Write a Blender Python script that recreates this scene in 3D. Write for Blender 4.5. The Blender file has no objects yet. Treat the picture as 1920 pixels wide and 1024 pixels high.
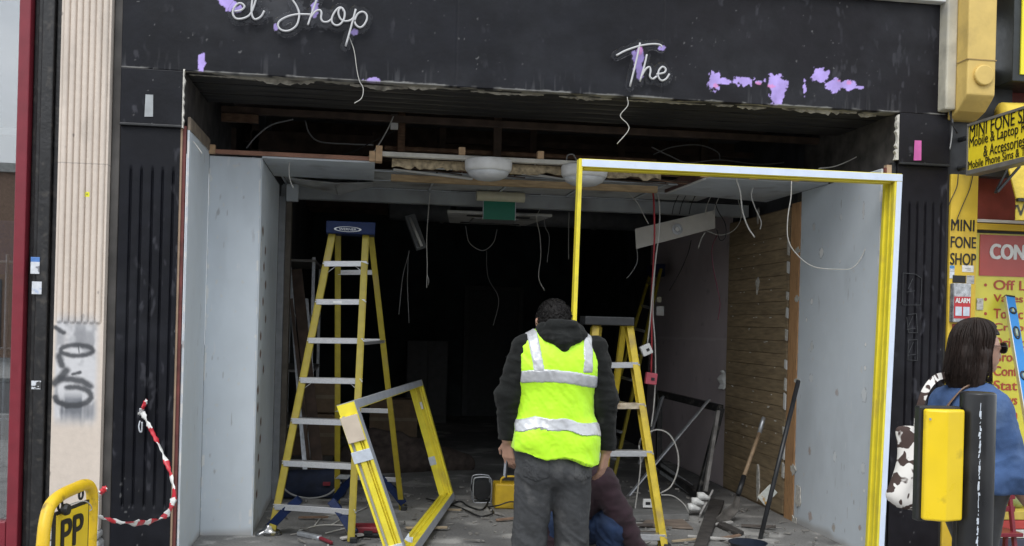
import bpy, bmesh, math, random
import numpy as np
from mathutils import Vector, Matrix
random.seed(7)
rng = np.random.default_rng(7)
scene = bpy.context.scene
col = scene.collection

# ------------------------------------------------------------------ camera
FPX = 1920.0; YAW = math.atan(270/1920); ROLL = math.radians(1.5); PY0 = 605.0
CAM = np.array([0.0, -6.4, 1.6])
fw = np.array([math.sin(YAW), math.cos(YAW), 0]); r0 = np.array([math.cos(YAW), -math.sin(YAW), 0]); zz = np.array([0, 0, 1.0])
rt = r0*math.cos(ROLL) + zz*math.sin(ROLL); up = -r0*math.sin(ROLL) + zz*math.cos(ROLL)
cd = bpy.data.cameras.new('camera'); cam = bpy.data.objects.new('camera', cd); col.objects.link(cam)
cd.sensor_width = 36; cd.lens = 36*FPX/1920; cd.shift_y = (PY0-512)/1920; cd.clip_end = 500; cd.clip_start = 0.05
m = Matrix.Identity(4)
for i in range(3):
    m[i][0], m[i][1], m[i][2], m[i][3] = rt[i], up[i], -fw[i], CAM[i]
cam.matrix_world = m
scene.camera = cam
def at(px, py, Y=None, X=None, Z=None):
    """world point seen at a photograph pixel, on a given plane"""
    d = fw + rt*(px-960)/FPX + up*(PY0-py)/FPX
    if Y is not None: t = (Y-CAM[1])/d[1]
    elif X is not None: t = (X-CAM[0])/d[0]
    else: t = (Z-CAM[2])/d[2]
    return CAM + d*t

# ------------------------------------------------------------------ sky, sun, exposure
SUN_EL, SUN_AZ = 52, 205     # azimuth: degrees clockwise from +Y; behind the photographer
w = bpy.data.worlds.new('World'); scene.world = w; w.use_nodes = True
nt = w.node_tree; nt.nodes.clear()
out = nt.nodes.new('ShaderNodeOutputWorld'); bg = nt.nodes.new('ShaderNodeBackground')
sky = nt.nodes.new('ShaderNodeTexSky'); sky.sky_type = 'NISHITA'; sky.sun_disc = False
sky.sun_elevation = math.radians(SUN_EL); sky.sun_rotation = math.radians(SUN_AZ); sky.dust_density = 3.0; sky.air_density = 1.2
tc = nt.nodes.new('ShaderNodeTexCoord'); mp = nt.nodes.new('ShaderNodeMapping'); mp.inputs['Scale'].default_value = (1.6, 1.6, 4.0)
nz = nt.nodes.new('ShaderNodeTexNoise'); nz.inputs['Scale'].default_value = 2.2; nz.inputs['Detail'].default_value = 7
rp = nt.nodes.new('ShaderNodeValToRGB'); rp.color_ramp.elements[0].position = 0.22; rp.color_ramp.elements[1].position = 0.52
rp.color_ramp.elements[0].color = (0.45, 0.45, 0.45, 1); rp.color_ramp.elements[1].color = (1, 1, 1, 1)
cl = nt.nodes.new('ShaderNodeTexNoise'); cl.inputs['Scale'].default_value = 3.5; cl.inputs['Detail'].default_value = 6
cr = nt.nodes.new('ShaderNodeValToRGB'); cr.color_ramp.elements[0].color = (5.4, 5.9, 6.6, 1); cr.color_ramp.elements[1].color = (10.2, 10.6, 11.0, 1)
mx = nt.nodes.new('ShaderNodeMix'); mx.data_type = 'RGBA'
L = nt.links.new
L(tc.outputs['Generated'], mp.inputs['Vector']); L(mp.outputs['Vector'], nz.inputs['Vector']); L(mp.outputs['Vector'], cl.inputs['Vector'])
L(nz.outputs['Fac'], rp.inputs['Fac']); L(cl.outputs['Fac'], cr.inputs['Fac'])
L(rp.outputs['Color'], mx.inputs['Factor']); L(sky.outputs['Color'], mx.inputs['A']); L(cr.outputs['Color'], mx.inputs['B'])
L(mx.outputs['Result'], bg.inputs['Color']); L(bg.outputs['Background'], out.inputs['Surface'])
bg.inputs['Strength'].default_value = 0.10
sd = bpy.data.lights.new('sun', 'SUN'); sd.energy = 1.0; sd.angle = math.radians(35); sd.color = (1, 0.985, 0.965)
so = bpy.data.objects.new('sun', sd); col.objects.link(so)
az, el = math.radians(SUN_AZ), math.radians(SUN_EL)
sdir = Vector((math.sin(az)*math.cos(el), math.cos(az)*math.cos(el), math.sin(el)))
so.rotation_euler = sdir.to_track_quat('Z', 'Y').to_euler(); so.location = (0, -4, 9)
vs = scene.view_settings; vs.view_transform = 'Standard'; vs.look = 'None'; vs.gamma = 1; vs.use_curve_mapping = False
vs.exposure = 0.85
scene.render.engine = 'CYCLES'
scene.cycles.max_bounces = 8; scene.cycles.diffuse_bounces = 4

# ------------------------------------------------------------------ helpers: colour, noise, materials
def S(r, g, b):
    f = lambda c: (c/255/12.92) if c/255 <= .04045 else ((c/255+.055)/1.055)**2.4
    return np.array([f(r), f(g), f(b)])
def vn(x, y, seed=0):
    xi = np.floor(x).astype(np.int64); yi = np.floor(y).astype(np.int64); fx = x-xi; fy = y-yi
    def h(a, b):
        n = (a*374761393 + b*668265263 + seed*1442695041) & 0x7fffffff
        n = ((n ^ (n >> 13))*1274126177) & 0x7fffffff
        return ((n ^ (n >> 16)) & 0xffff)/65535.0
    u = fx*fx*(3-2*fx); v = fy*fy*(3-2*fy)
    return (h(xi, yi)*(1-u)+h(xi+1, yi)*u)*(1-v) + (h(xi, yi+1)*(1-u)+h(xi+1, yi+1)*u)*v
def fbm(x, y, seed=0, o=4):
    s = 0; a = .5; t = 0
    for k in range(o):
        s = s + a*vn(x*2**k, y*2**k, seed+k*17); t += a; a *= .5
    return s/t
def sm(x, a, b):
    t = np.clip((x-a)/(b-a), 0, 1); return t*t*(3-2*t)
def mixc(c, d, k):
    return c*(1-k[:, None]) + np.asarray(d)[None, :]*k[:, None]
MATS = {}
def mat(name, c=(.5, .5, .5), rough=.6, var=.15, scale=12, bump=.15, bscale=60, metal=0, stretch=(1, 1, 1), vc=False, spec=.5, dirt=None, dirt_amt=.5, dirt_scale=3, rvar=.15, wood=None, sheen=0, coat=0):
    if name in MATS: return MATS[name]
    m = bpy.data.materials.new(name); m.use_nodes = True; n = m.node_tree; b = n.nodes['Principled BSDF']; l = n.links.new
    tc = n.nodes.new('ShaderNodeTexCoord'); mp = n.nodes.new('ShaderNodeMapping'); mp.inputs['Scale'].default_value = stretch
    l(tc.outputs['Object'], mp.inputs['Vector'])
    def noise(sc, det=5):
        t = n.nodes.new('ShaderNodeTexNoise'); t.inputs['Scale'].default_value = sc; t.inputs['Detail'].default_value = det
        l(mp.outputs['Vector'], t.inputs['Vector']); return t.outputs['Fac']
    def mixn(bt, fac, A, B):
        x = n.nodes.new('ShaderNodeMix'); x.data_type = 'RGBA'; x.blend_type = bt
        for s, v in ((x.inputs['Factor'], fac), (x.inputs['A'], A), (x.inputs['B'], B)):
            if isinstance(v, bpy.types.NodeSocket): l(v, s)
            elif isinstance(v, (int, float)): s.default_value = v
            else: s.default_value = (*v, 1)
        return x.outputs['Result']
    def ramp(fac, a, b_, ca=(0, 0, 0), cb=(1, 1, 1)):
        r = n.nodes.new('ShaderNodeValToRGB'); e = r.color_ramp.elements; e[0].position = a; e[1].position = b_
        e[0].color = (*ca, 1); e[1].color = (*cb, 1); l(fac, r.inputs['Fac']); return r.outputs['Color']
    if vc:
        a = n.nodes.new('ShaderNodeVertexColor'); a.layer_name = 'Col'; base = a.outputs['Color']
    else:
        base = tuple(float(v) for v in c)
    v1 = ramp(noise(scale), .3, .7, (1-var,)*3, (1+var,)*3)
    colr = mixn('MULTIPLY', 1.0, base, v1)
    if wood is not None:
        wv = n.nodes.new('ShaderNodeTexWave'); wv.inputs['Scale'].default_value = wood; wv.inputs['Distortion'].default_value = 5
        wv.inputs['Detail'].default_value = 3; l(mp.outputs['Vector'], wv.inputs['Vector'])
        colr = mixn('MULTIPLY', .55, colr, ramp(wv.outputs['Fac'], .2, .9, (.6, .5, .42), (1.1, 1.08, 1.05)))
    if dirt is not None:
        colr = mixn('MIX', ramp(noise(dirt_scale, 8), .62-.3*dirt_amt, .78-.2*dirt_amt), colr, dirt)
    l(colr, b.inputs['Base Color'])
    rr = n.nodes.new('ShaderNodeMapRange'); rr.inputs['To Min'].default_value = max(.02, rough-rvar); rr.inputs['To Max'].default_value = min(1, rough+rvar)
    l(noise(scale*1.7), rr.inputs['Value']); l(rr.outputs['Result'], b.inputs['Roughness'])
    b.inputs['Metallic'].default_value = metal; b.inputs['Specular IOR Level'].default_value = spec
    if coat: b.inputs['Coat Weight'].default_value = coat
    if bump:
        bp = n.nodes.new('ShaderNodeBump'); bp.inputs['Strength'].default_value = bump; bp.inputs['Distance'].default_value = .004
        l(noise(bscale, 6), bp.inputs['Height']); l(bp.outputs['Normal'], b.inputs['Normal'])
    if sheen: b.inputs['Sheen Weight'].default_value = sheen
    MATS[name] = m
    return m
def glassmat(name, rough=.02, tint=(1, 1, 1), mixf=.7, ior=1.45):
    if name in MATS: return MATS[name]
    m = bpy.data.materials.new(name); m.use_nodes = True; n = m.node_tree; n.nodes.clear(); l = n.links.new
    o = n.nodes.new('ShaderNodeOutputMaterial'); mx = n.nodes.new('ShaderNodeMixShader'); t = n.nodes.new('ShaderNodeBsdfTransparent')
    g = n.nodes.new('ShaderNodeBsdfGlossy'); g.inputs['Roughness'].default_value = rough; t.inputs['Color'].default_value = (*tint, 1)
    f = n.nodes.new('ShaderNodeFresnel'); f.inputs['IOR'].default_value = ior
    a = n.nodes.new('ShaderNodeMath'); a.operation = 'MULTIPLY_ADD'; a.inputs[1].default_value = 1.0; a.inputs[2].default_value = mixf; a.use_clamp = True
    l(f.outputs[0], a.inputs[0]); l(a.outputs[0], mx.inputs[0]); l(t.outputs[0], mx.inputs[1]); l(g.outputs[0], mx.inputs[2]); l(mx.outputs[0], o.inputs['Surface'])
    MATS[name] = m; return m

# ------------------------------------------------------------------ helpers: objects
ORG = {}
def tag(o, label=None, cat=None, group=None, kind=None):
    if label: o['label'] = label
    if cat: o['category'] = cat
    if group: o['group'] = group
    if kind: o['kind'] = kind
    return o
def thing(name, loc, label, cat, group=None):
    o = bpy.data.objects.new(name, None); col.objects.link(o); o.location = [float(v) for v in loc]; o.empty_display_size = .1
    ORG[o.name] = np.array(loc, float); return tag(o, label, cat, group)
def link(name, me, mt, parent=None, smooth=False, bevel=0, kind=None, seg=2):
    o = bpy.data.objects.new(name, me); col.objects.link(o)
    if mt is not None and not me.materials: me.materials.append(mt)
    if parent is not None:
        g = ORG.get(parent.name, np.zeros(3)); o.parent = parent; ORG[o.name] = g
        if np.any(g): me.transform(Matrix.Translation(-Vector(g)))
    if smooth:
        me.polygons.foreach_set('use_smooth', [True]*len(me.polygons))
    if bevel:
        b = o.modifiers.new('bevel', 'BEVEL'); b.width = bevel; b.segments = seg; b.limit_method = 'ANGLE'; b.angle_limit = .6
    if kind: o['kind'] = kind
    return o
V = lambda p: Vector((float(p[0]), float(p[1]), float(p[2])))
class MB:
    def __init__(s): s.v = []; s.f = []
    def add(s, vs, fs):
        k = len(s.v); s.v += [tuple(map(float, v)) for v in vs]; s.f += [tuple(k+i for i in f) for f in fs]; return s
    def hexa(s, p):   # 8 points: bottom 4, top 4
        return s.add(p, [(3, 2, 1, 0), (4, 5, 6, 7), (0, 1, 5, 4), (1, 2, 6, 5), (2, 3, 7, 6), (3, 0, 4, 7)])
    def box(s, a, b):
        x0, y0, z0 = np.minimum(a, b); x1, y1, z1 = np.maximum(a, b)
        return s.hexa([(x0, y0, z0), (x1, y0, z0), (x1, y1, z0), (x0, y1, z0), (x0, y0, z1), (x1, y0, z1), (x1, y1, z1), (x0, y1, z1)])
    def bar(s, p0, p1, w, h, side=(1, 0, 0), taper=1.0):
        p0 = np.array(p0, float); p1 = np.array(p1, float); d = p1-p0; d /= np.linalg.norm(d)
        a = np.array(side, float); a = a-d*(a@d); a /= np.linalg.norm(a); b = np.cross(d, a)
        q = []
        for p, t in ((p0, 1), (p1, taper)):
            q += [p-a*w/2*t-b*h/2*t, p+a*w/2*t-b*h/2*t, p+a*w/2*t+b*h/2*t, p-a*w/2*t+b*h/2*t]
        return s.hexa(q)
    def tube(s, pts, r, n=8, cap=True, rr=None):
        pts = [np.array(p, float) for p in pts]; k = len(s.v); N = len(pts); a = None
        for i, p in enumerate(pts):
            d = pts[min(i+1, N-1)]-pts[max(i-1, 0)]; d = d/(np.linalg.norm(d)+1e-9)
            if a is None:
                a = np.cross(d, (0, 0, 1) if abs(d[2]) < .9 else (1, 0, 0))
            a = a-d*(a@d); a /= np.linalg.norm(a)+1e-9; b = np.cross(d, a); q = rr[i] if rr is not None else r
            for j in range(n):
                t = 2*math.pi*j/n; s.v.append(tuple(p+(a*math.cos(t)+b*math.sin(t))*q))
        for i in range(N-1):
            for j in range(n):
                j2 = (j+1) % n; s.f.append((k+i*n+j, k+i*n+j2, k+(i+1)*n+j2, k+(i+1)*n+j))
        if cap:
            s.f.append(tuple(k+j for j in range(n))[::-1]); s.f.append(tuple(k+(N-1)*n+j for j in range(n)))
        return s
    def lathe(s, prof, c, ax=(0, 0, 1), n=24):
        ax = np.array(ax, float); ax /= np.linalg.norm(ax); a = np.cross(ax, (1, 0, 0) if abs(ax[0]) < .9 else (0, 1, 0)); a /= np.linalg.norm(a); b = np.cross(ax, a); k = len(s.v)
        for r, h in prof:
            for j in range(n):
                t = 2*math.pi*j/n; s.v.append(tuple(np.array(c)+ax*h+(a*math.cos(t)+b*math.sin(t))*r))
        for i in range(len(prof)-1):
            for j in range(n):
                j2 = (j+1) % n; s.f.append((k+i*n+j, k+i*n+j2, k+(i+1)*n+j2, k+(i+1)*n+j))
        s.f.append(tuple(k+j for j in range(n))[::-1]); s.f.append(tuple(k+(len(prof)-1)*n+j for j in range(n)))
        return s
    def prism(s, poly, nrm, t):   # poly: 3D points of one face, extruded along nrm by t
        nrm = np.array(nrm, float); n = len(poly); p = [np.array(q, float) for q in poly]
        return s.add(p+[q+nrm*t for q in p], [tuple(range(n)), tuple(range(2*n-1, n-1, -1))]+[(i, n+i, n+(i+1) % n, (i+1) % n) for i in range(n)])
    def build(s, name, mt, parent=None, smooth=False, bevel=0, kind=None, seg=2, label=None):
        me = bpy.data.meshes.new(name); me.from_pydata(s.v, [], s.f)
        bm = bmesh.new(); bm.from_mesh(me); bmesh.ops.recalc_face_normals(bm, faces=bm.faces); bm.to_mesh(me); bm.free()
        o = link(name, me, mt, parent, smooth, bevel, kind, seg)
        if label: o['label'] = label
        return o
def struct(name, mb, mt, **k):
    return mb.build(name, mt, kind='structure', **k)
def one(name, mb, mt, label, cat, group=None, **k):
    return tag(mb.build(name, mt, **k), label, cat, group)
def sheet(name, P0, U, Vv, nx, ny, colf, mt, disp=None, parent=None, kind=None, smooth=True, back=.02):
    """board whose front is a fine grid: pigment per vertex from colf(s,t) in metres, relief from disp(s,t) along the normal"""
    P0 = np.array(P0, float); U = np.array(U, float); Vv = np.array(Vv, float); lu = np.linalg.norm(U); lv = np.linalg.norm(Vv)
    N = np.cross(U/lu, Vv/lv)
    a, b = np.meshgrid(np.linspace(0, 1, nx+1), np.linspace(0, 1, ny+1)); a = a.ravel(); b = b.ravel()
    P = P0+a[:, None]*U+b[:, None]*Vv
    if disp is not None: P = P+N*disp(a*lu, b*lv)[:, None]
    C = colf(a*lu, b*lv)
    i = np.arange(nx*ny); q = (i//nx)*(nx+1)+i % nx
    fs = np.stack([q, q+1, q+nx+2, q+nx+1], 1)
    nv = len(P)
    # rim: a ring of back vertices
    ring = np.concatenate([np.arange(nx), nx+(nx+1)*np.arange(ny), (nx+1)*(ny+1)-1-np.arange(nx), (nx+1)*(ny-np.arange(ny))])
    if back:
        RP = (P0+a[:, None]*U+b[:, None]*Vv)[ring]-N*back
        P = np.concatenate([P, RP]); C = np.concatenate([C, C[ring]]); m_ = len(ring); j = np.arange(m_)
        fs = np.concatenate([fs, np.stack([ring, nv+j, nv+(j+1) % m_, np.roll(ring, -1)], 1)[:, ::1]])
    me = bpy.data.meshes.new(name); me.vertices.add(len(P)); me.vertices.foreach_set('co', P.astype(np.float32).ravel())
    me.loops.add(fs.size); me.loops.foreach_set('vertex_index', fs.astype(np.int32).ravel())
    me.polygons.add(len(fs)); me.polygons.foreach_set('loop_start', np.arange(0, fs.size, 4, dtype=np.int32))
    sm_ = np.zeros(len(fs), bool); sm_[:nx*ny] = smooth
    me.update(calc_edges=True); me.polygons.foreach_set('use_smooth', sm_)
    ca = me.color_attributes.new('Col', 'FLOAT_COLOR', 'POINT'); ca.data.foreach_set('color', np.concatenate([C, np.ones((len(C), 1))], 1).astype(np.float32).ravel())
    me.validate()
    return link(name, me, mt, parent, kind=kind)
def cat_rom(pts, k=6):
    p = [np.array(q, float) for q in pts]; p = [2*p[0]-p[1]]+p+[2*p[-1]-p[-2]]; o = []
    for i in range(1, len(p)-2):
        for j in range(k):
            t = j/k; o.append(.5*((2*p[i])+(-p[i-1]+p[i+1])*t+(2*p[i-1]-5*p[i]+4*p[i+1]-p[i+2])*t*t+(-p[i-1]+3*p[i]-3*p[i+1]+p[i+2])*t**3))
    o.append(p[-2]); return o
def text(body, mt, P0, U, Vv, wid, hei, parent, name='lettering', bold=0.0, depth=.002):
    cu = bpy.data.curves.new('t', 'FONT'); cu.body = body; cu.resolution_u = 4
    ob = bpy.data.objects.new('t', cu); col.objects.link(ob)
    dg = bpy.context.evaluated_depsgraph_get(); me = bpy.data.meshes.new_from_object(ob.evaluated_get(dg))
    bpy.data.objects.remove(ob); bpy.data.curves.remove(cu)
    co = np.array([v.co[:] for v in me.vertices]); mn = co.min(0); mxx = co.max(0)
    U = np.array(U, float); Vv = np.array(Vv, float); U /= np.linalg.norm(U); Vv /= np.linalg.norm(Vv)
    P = np.array(P0, float)+((co[:, 0]-mn[0])/(mxx[0]-mn[0])*wid)[:, None]*U+((co[:, 1]-mn[1])/(mxx[1]-mn[1])*hei)[:, None]*Vv
    W = np.cross(U, Vv); tri = [tuple(f.vertices) for f in me.polygons]; mb = MB(); bpy.data.meshes.remove(me)
    sh = [(0, 0)] if not bold else [(0, 0), (-1, -.5), (1, .5), (-.5, .8), (.5, -.8)]
    for i, (a, b) in enumerate(sh): mb.add(P+U*a*bold*hei+Vv*b*bold*hei*.6+W*.0003*i, tri)
    me = bpy.data.meshes.new(name); me.from_pydata(mb.v, [], mb.f)
    return link(name, me, mt, parent)
def wire(name, pts, r, mt, label, cat='cable', group=None, parent=None, n=6, k=5):
    o = MB().tube(cat_rom(pts, k), r, n).build(name, mt, parent, smooth=True)
    if parent is None: tag(o, label, cat, group)
    return o
def pw(lst, Y):   # pixel list to world on plane Y (or per-point Y as third entry)
    return [at(q[0], q[1], Y=(q[2] if len(q) > 2 else Y)) for q in lst]

# ------------------------------------------------------------------ implicit surfaces for bodies and cloth
def wob(X, Y, Z, f, seed):
    s = seed*1.37
    return (np.sin(f*X+1.7*np.sin(f*.7*Z+s)+s)+np.sin(f*1.3*Z+1.9*np.sin(f*.6*X-s)+2*s)+np.sin(f*.9*Y+1.5*np.sin(f*.8*Z+.5*s)))/3
def sdf(prims, lo, hi, h, k=.03, wr=0, wf=30, seed=1, cut=None, off=0, zsq=1):
    lo = np.array(lo, float); hi = np.array(hi, float); n = np.ceil((hi-lo)/h).astype(int)+1
    ax = [np.arange(n[i])*h+lo[i] for i in range(3)]
    D = np.full(n, 1.0, np.float32)
    for pr in prims:
        a, b, ra, rb = np.array(pr[0], float), np.array(pr[1], float), pr[2], pr[3]
        sq = np.array(pr[4], float) if len(pr) > 4 and pr[4] is not None else np.ones(3)
        kk = pr[5] if len(pr) > 5 else k
        R = max(ra, rb)/1*np.maximum(sq, 0)+kk+3*h+abs(off)
        l = np.minimum(a, b)-R; u_ = np.maximum(a, b)+R
        sl = [slice(max(0, int(np.searchsorted(ax[i], l[i]))), int(np.searchsorted(ax[i], u_[i]))) for i in range(3)]
        if any(q.start >= q.stop for q in sl): continue
        X, Y, Z = np.meshgrid(*[ax[i][sl[i]] for i in range(3)], indexing='ij')
        X = (X-a[0])/sq[0]; Y = (Y-a[1])/sq[1]; Z = (Z-a[2])/sq[2]; d = (b-a)/sq; dd = d@d
        t = np.clip((X*d[0]+Y*d[1]+Z*d[2])/dd, 0, 1) if dd > 1e-9 else 0*X
        q = np.sqrt((X-d[0]*t)**2+(Y-d[1]*t)**2+(Z-d[2]*t)**2)-(ra+(rb-ra)*t)
        q = (q*min(sq)).astype(np.float32) if min(sq) < 1 else q.astype(np.float32)
        sub = D[sl[0], sl[1], sl[2]]
        hh = np.clip(.5+.5*(sub-q)/kk, 0, 1)
        D[sl[0], sl[1], sl[2]] = sub+(q-sub)*hh-kk*hh*(1-hh)
    D -= off
    X, Y, Z = np.meshgrid(*ax, indexing='ij', sparse=True)
    if wr: D = D+(wr*wob(X, Y, Z*zsq, wf, seed)).astype(np.float32)
    if cut is not None: D = cut(D, X, Y, Z)
    return D.astype(np.float32), lo, h
def vn3(P, seed=0):
    i = np.floor(P).astype(np.int64); f = P-i; u = f*f*(3-2*f); r = 0
    for dx in (0, 1):
        for dy in (0, 1):
            for dz in (0, 1):
                n = ((i[:, 0]+dx)*374761393+(i[:, 1]+dy)*668265263+(i[:, 2]+dz)*2147483647+seed*1442695041) & 0x7fffffff
                n = ((n ^ (n >> 13))*1274126177) & 0x7fffffff; h_ = ((n ^ (n >> 16)) & 0xffff)/65535.0
                r = r+h_*(u[:, 0] if dx else 1-u[:, 0])*(u[:, 1] if dy else 1-u[:, 1])*(u[:, 2] if dz else 1-u[:, 2])
    return r
def folds(P, fr, amp, seed, warp=.35, ridge=True):
    fr = np.array(fr, float); Q = P*fr+warp*4*(np.stack([vn3(P*fr*.4+7*k, seed+k) for k in range(3)], 1)-.5)
    n = vn3(Q, seed+5)*.7+vn3(Q*2.1, seed+6)*.3
    return amp*((1-np.abs(2*n-1)*1.6)-.45 if ridge else (n-.5)*2)
def nets(name, Dlh, mt, parent=None, R=None, T=(0, 0, 0), colf=None, label=None, disp=None):
    D, lo, h = Dlh
    I = D < 0; n = np.array(D.shape)
    pos = np.zeros((*(n-1), 3), np.float32); cnt = np.zeros(n-1, np.float32)
    for axis in range(3):
        o1, o2 = [i for i in range(3) if i != axis]
        sA = [slice(None)]*3; sB = [slice(None)]*3; sA[axis] = slice(0, -1); sB[axis] = slice(1, None)
        A = D[tuple(sA)]; B = D[tuple(sB)]; ch = (A < 0) != (B < 0); t = np.where(ch, A/(A-B+1e-12), 0)
        for i in (0, 1):
            for j in (0, 1):
                s = [slice(None)]*3; s[o1] = slice(i, n[o1]-1+i); s[o2] = slice(j, n[o2]-1+j)
                c = ch[tuple(s)].astype(np.float32); cnt += c
                pos[..., axis] += c*t[tuple(s)]; pos[..., o1] += c*i; pos[..., o2] += c*j
    act = cnt > 0; idx = np.full(n-1, -1, np.int64); idx[act] = np.arange(act.sum())
    cells = np.argwhere(act)
    P = (cells+pos[act]/cnt[act][:, None])*h+lo
    if disp is not None:
        ci, cj, ck = cells.T; g = np.stack([D[ci+1, cj, ck]-D[ci, cj, ck], D[ci, cj+1, ck]-D[ci, cj, ck], D[ci, cj, ck+1]-D[ci, cj, ck]], 1); g = g/(np.linalg.norm(g, axis=1, keepdims=True)+1e-9)
        P = P+g*disp(P)[:, None]
    F = []
    for axis in range(3):
        o1, o2 = [(1, 2), (2, 0), (0, 1)][axis]
        sA = [slice(None)]*3; sB = [slice(None)]*3; sA[axis] = slice(0, -1); sB[axis] = slice(1, None)
        A = I[tuple(sA)]; B = I[tuple(sB)]; e = np.argwhere(A != B)
        e = e[(e[:, o1] > 0) & (e[:, o2] > 0) & (e[:, o1] < n[o1]-1) & (e[:, o2] < n[o2]-1)]
        if len(e) == 0: continue
        q = []
        for da, db in ((1, 1), (0, 1), (0, 0), (1, 0)):
            c = e.copy(); c[:, o1] -= da; c[:, o2] -= db; q.append(idx[c[:, 0], c[:, 1], c[:, 2]])
        q = np.stack(q, 1); fl = ~A[e[:, 0], e[:, 1], e[:, 2]]; q[fl] = q[fl][:, ::-1]; F.append(q)
    F = np.concatenate(F); F = F[(F >= 0).all(1)]
    Cc = colf(P) if colf is not None else None
    if R is not None: P = P@np.array(R).T
    P = P+np.array(T)
    me = bpy.data.meshes.new(name); me.vertices.add(len(P)); me.vertices.foreach_set('co', P.astype(np.float32).ravel())
    me.loops.add(F.size); me.loops.foreach_set('vertex_index', F.astype(np.int32).ravel())
    me.polygons.add(len(F)); me.polygons.foreach_set('loop_start', np.arange(0, F.size, 4, dtype=np.int32))
    me.update(calc_edges=True)
    if Cc is not None:
        ca = me.color_attributes.new('Col', 'FLOAT_COLOR', 'POINT'); ca.data.foreach_set('color', np.concatenate([Cc, np.ones((len(Cc), 1))], 1).astype(np.float32).ravel())
    me.validate()
    o = link(name, me, mt, parent, smooth=True)
    if label: o['label'] = label
    return o
# ================================================================== SETTING
vcp = mat('painted_board', vc=True, rough=.5, var=.12, scale=40, bump=.12, bscale=90)
vcm = mat('matt_board', vc=True, rough=.8, var=.03, scale=6, bump=.06, bscale=60, rvar=.08)
black_vc = mat('black_gloss_paint', vc=True, rough=.46, var=.25, scale=9, bump=.22, bscale=35, rvar=.14, spec=.22)
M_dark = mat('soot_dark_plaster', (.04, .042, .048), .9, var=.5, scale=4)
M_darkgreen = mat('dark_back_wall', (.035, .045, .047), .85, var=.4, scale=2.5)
M_timber = mat('old_timber', (.13, .075, .045), .8, var=.3, scale=14, stretch=(1, 6, 6), wood=3)
M_timber_d = mat('dark_joist', (.075, .05, .038), .85, var=.35, scale=10)
M_pine = mat('fresh_pine', (.47, .27, .13), .65, var=.2, scale=9, stretch=(8, 8, 1), wood=4, dirt=(.2, .11, .06), dirt_amt=.25, dirt_scale=9)
M_pinecut = mat('pine_offcut', (.50, .33, .19), .7, var=.2, scale=20)
M_board = mat('grey_painted_board', (.50, .54, .58), .6, var=.06, scale=8, dirt=(.25, .26, .27), dirt_amt=.2)
M_white = mat('white_plastic', (.72, .72, .70), .35, var=.06, scale=20, bump=.03)
M_alu = mat('brushed_aluminium', (.62, .63, .65), .38, var=.12, scale=30, metal=.85, stretch=(1, 8, 8), bump=.06)
M_yel = mat('yellow_fibreglass', (.295, .235, .018), .45, var=.12, scale=18, bump=.08, dirt=(.30, .23, .05), dirt_amt=.25, dirt_scale=7)
M_yelframe = mat('yellow_powder_coat', (.82, .70, .05), .38, var=.08, scale=9, bump=.08, bscale=18, dirt=(.62, .50, .08), dirt_amt=.22, dirt_scale=5)
M_film = mat('pale_blue_film', (.62, .70, .84), .32, var=.05, scale=10, bump=.12, bscale=25)
M_greyfilm = mat('grey_film', (.34, .36, .40), .4, var=.10, scale=10, bump=.1)
M_tape = mat('silver_tape', (.52, .57, .64), .4, var=.12, scale=30, bump=.2)
M_blue = mat('blue_plastic', (.0035, .013, .055), .55, var=.15, scale=20, spec=.25)
M_blk = mat('black_plastic', (.016, .017, .019), .45, var=.3, scale=20)
M_steel = mat('galvanised_steel', (.48, .50, .53), .42, var=.2, scale=25, metal=.7)
M_wirew = mat('white_cable', (.46, .45, .42), .5, var=.1, scale=40, bump=0)
M_wireg = mat('grey_cable', (.30, .30, .30), .55, var=.1, scale=40, bump=0)
M_wirer = mat('red_cable', (.33, .022, .03), .5, var=.1, scale=40, bump=0)
M_wirek = mat('black_cable', (.014, .014, .016), .5, var=.1, scale=40, bump=0)
M_red = mat('red_paint', (.19, .018, .030), .42, var=.1, scale=12, bump=.05)
M_cream = mat('cream_plastic', (.55, .52, .38), .45, var=.06, scale=20, bump=.04)

# ---- ground, road, kerb
def paving(s, t):
    base = np.tile(S(128, 126, 122), (len(s), 1)); return base*(.85+.3*fbm(s*1.3, t*1.3, 3))[:, None]
struct('ground', MB().box((-60, -60, -.35), (60, 60, -.30)), mat('tarmac_ground', (.05, .05, .052), .9, var=.2, scale=30))
road = struct('road', MB().box((-60, -19, -.29), (60, -10.2, -.13)), mat('asphalt', (.05, .05, .052), .85, var=.25, scale=60, bump=.4, bscale=200))
pav = struct('pavement', MB().box((-60, -10.02, -.29), (60, .06, -.006)), mat('pavement_bed', (.16, .155, .15), .9, var=.2, scale=20))
slabm = mat('paving_slab', (.27, .265, .255), .85, var=.18, scale=9, bump=.3, bscale=80, dirt=(.12, .115, .11), dirt_amt=.35)
sl = MB().box((-.297, -.297, -.03), (.297, .297, 0)); sme = None
for i in range(-7, 13):
    for j in range(0, 11):
        if sme is None:
            o = sl.build('slab', slabm, pav, bevel=.004, seg=1); sme = o.data
        else:
            o = bpy.data.objects.new('slab', sme); col.objects.link(o); o.parent = pav
            b = o.modifiers.new('bevel', 'BEVEL'); b.width = .004; b.segments = 1
        o.location = (i*.6+(.3 if j % 2 else 0), -.33-j*.6, .022)
k = struct('kerb', MB().box((-60, -10.2, -.29), (60, -10.02, 0.0)), mat('granite_kerb', (.3, .3, .29), .8, var=.2, scale=30), bevel=.015)
struct('opposite_pavement', MB().box((-60, -30, -.29), (60, -19, -.02)), slabm)

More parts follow.
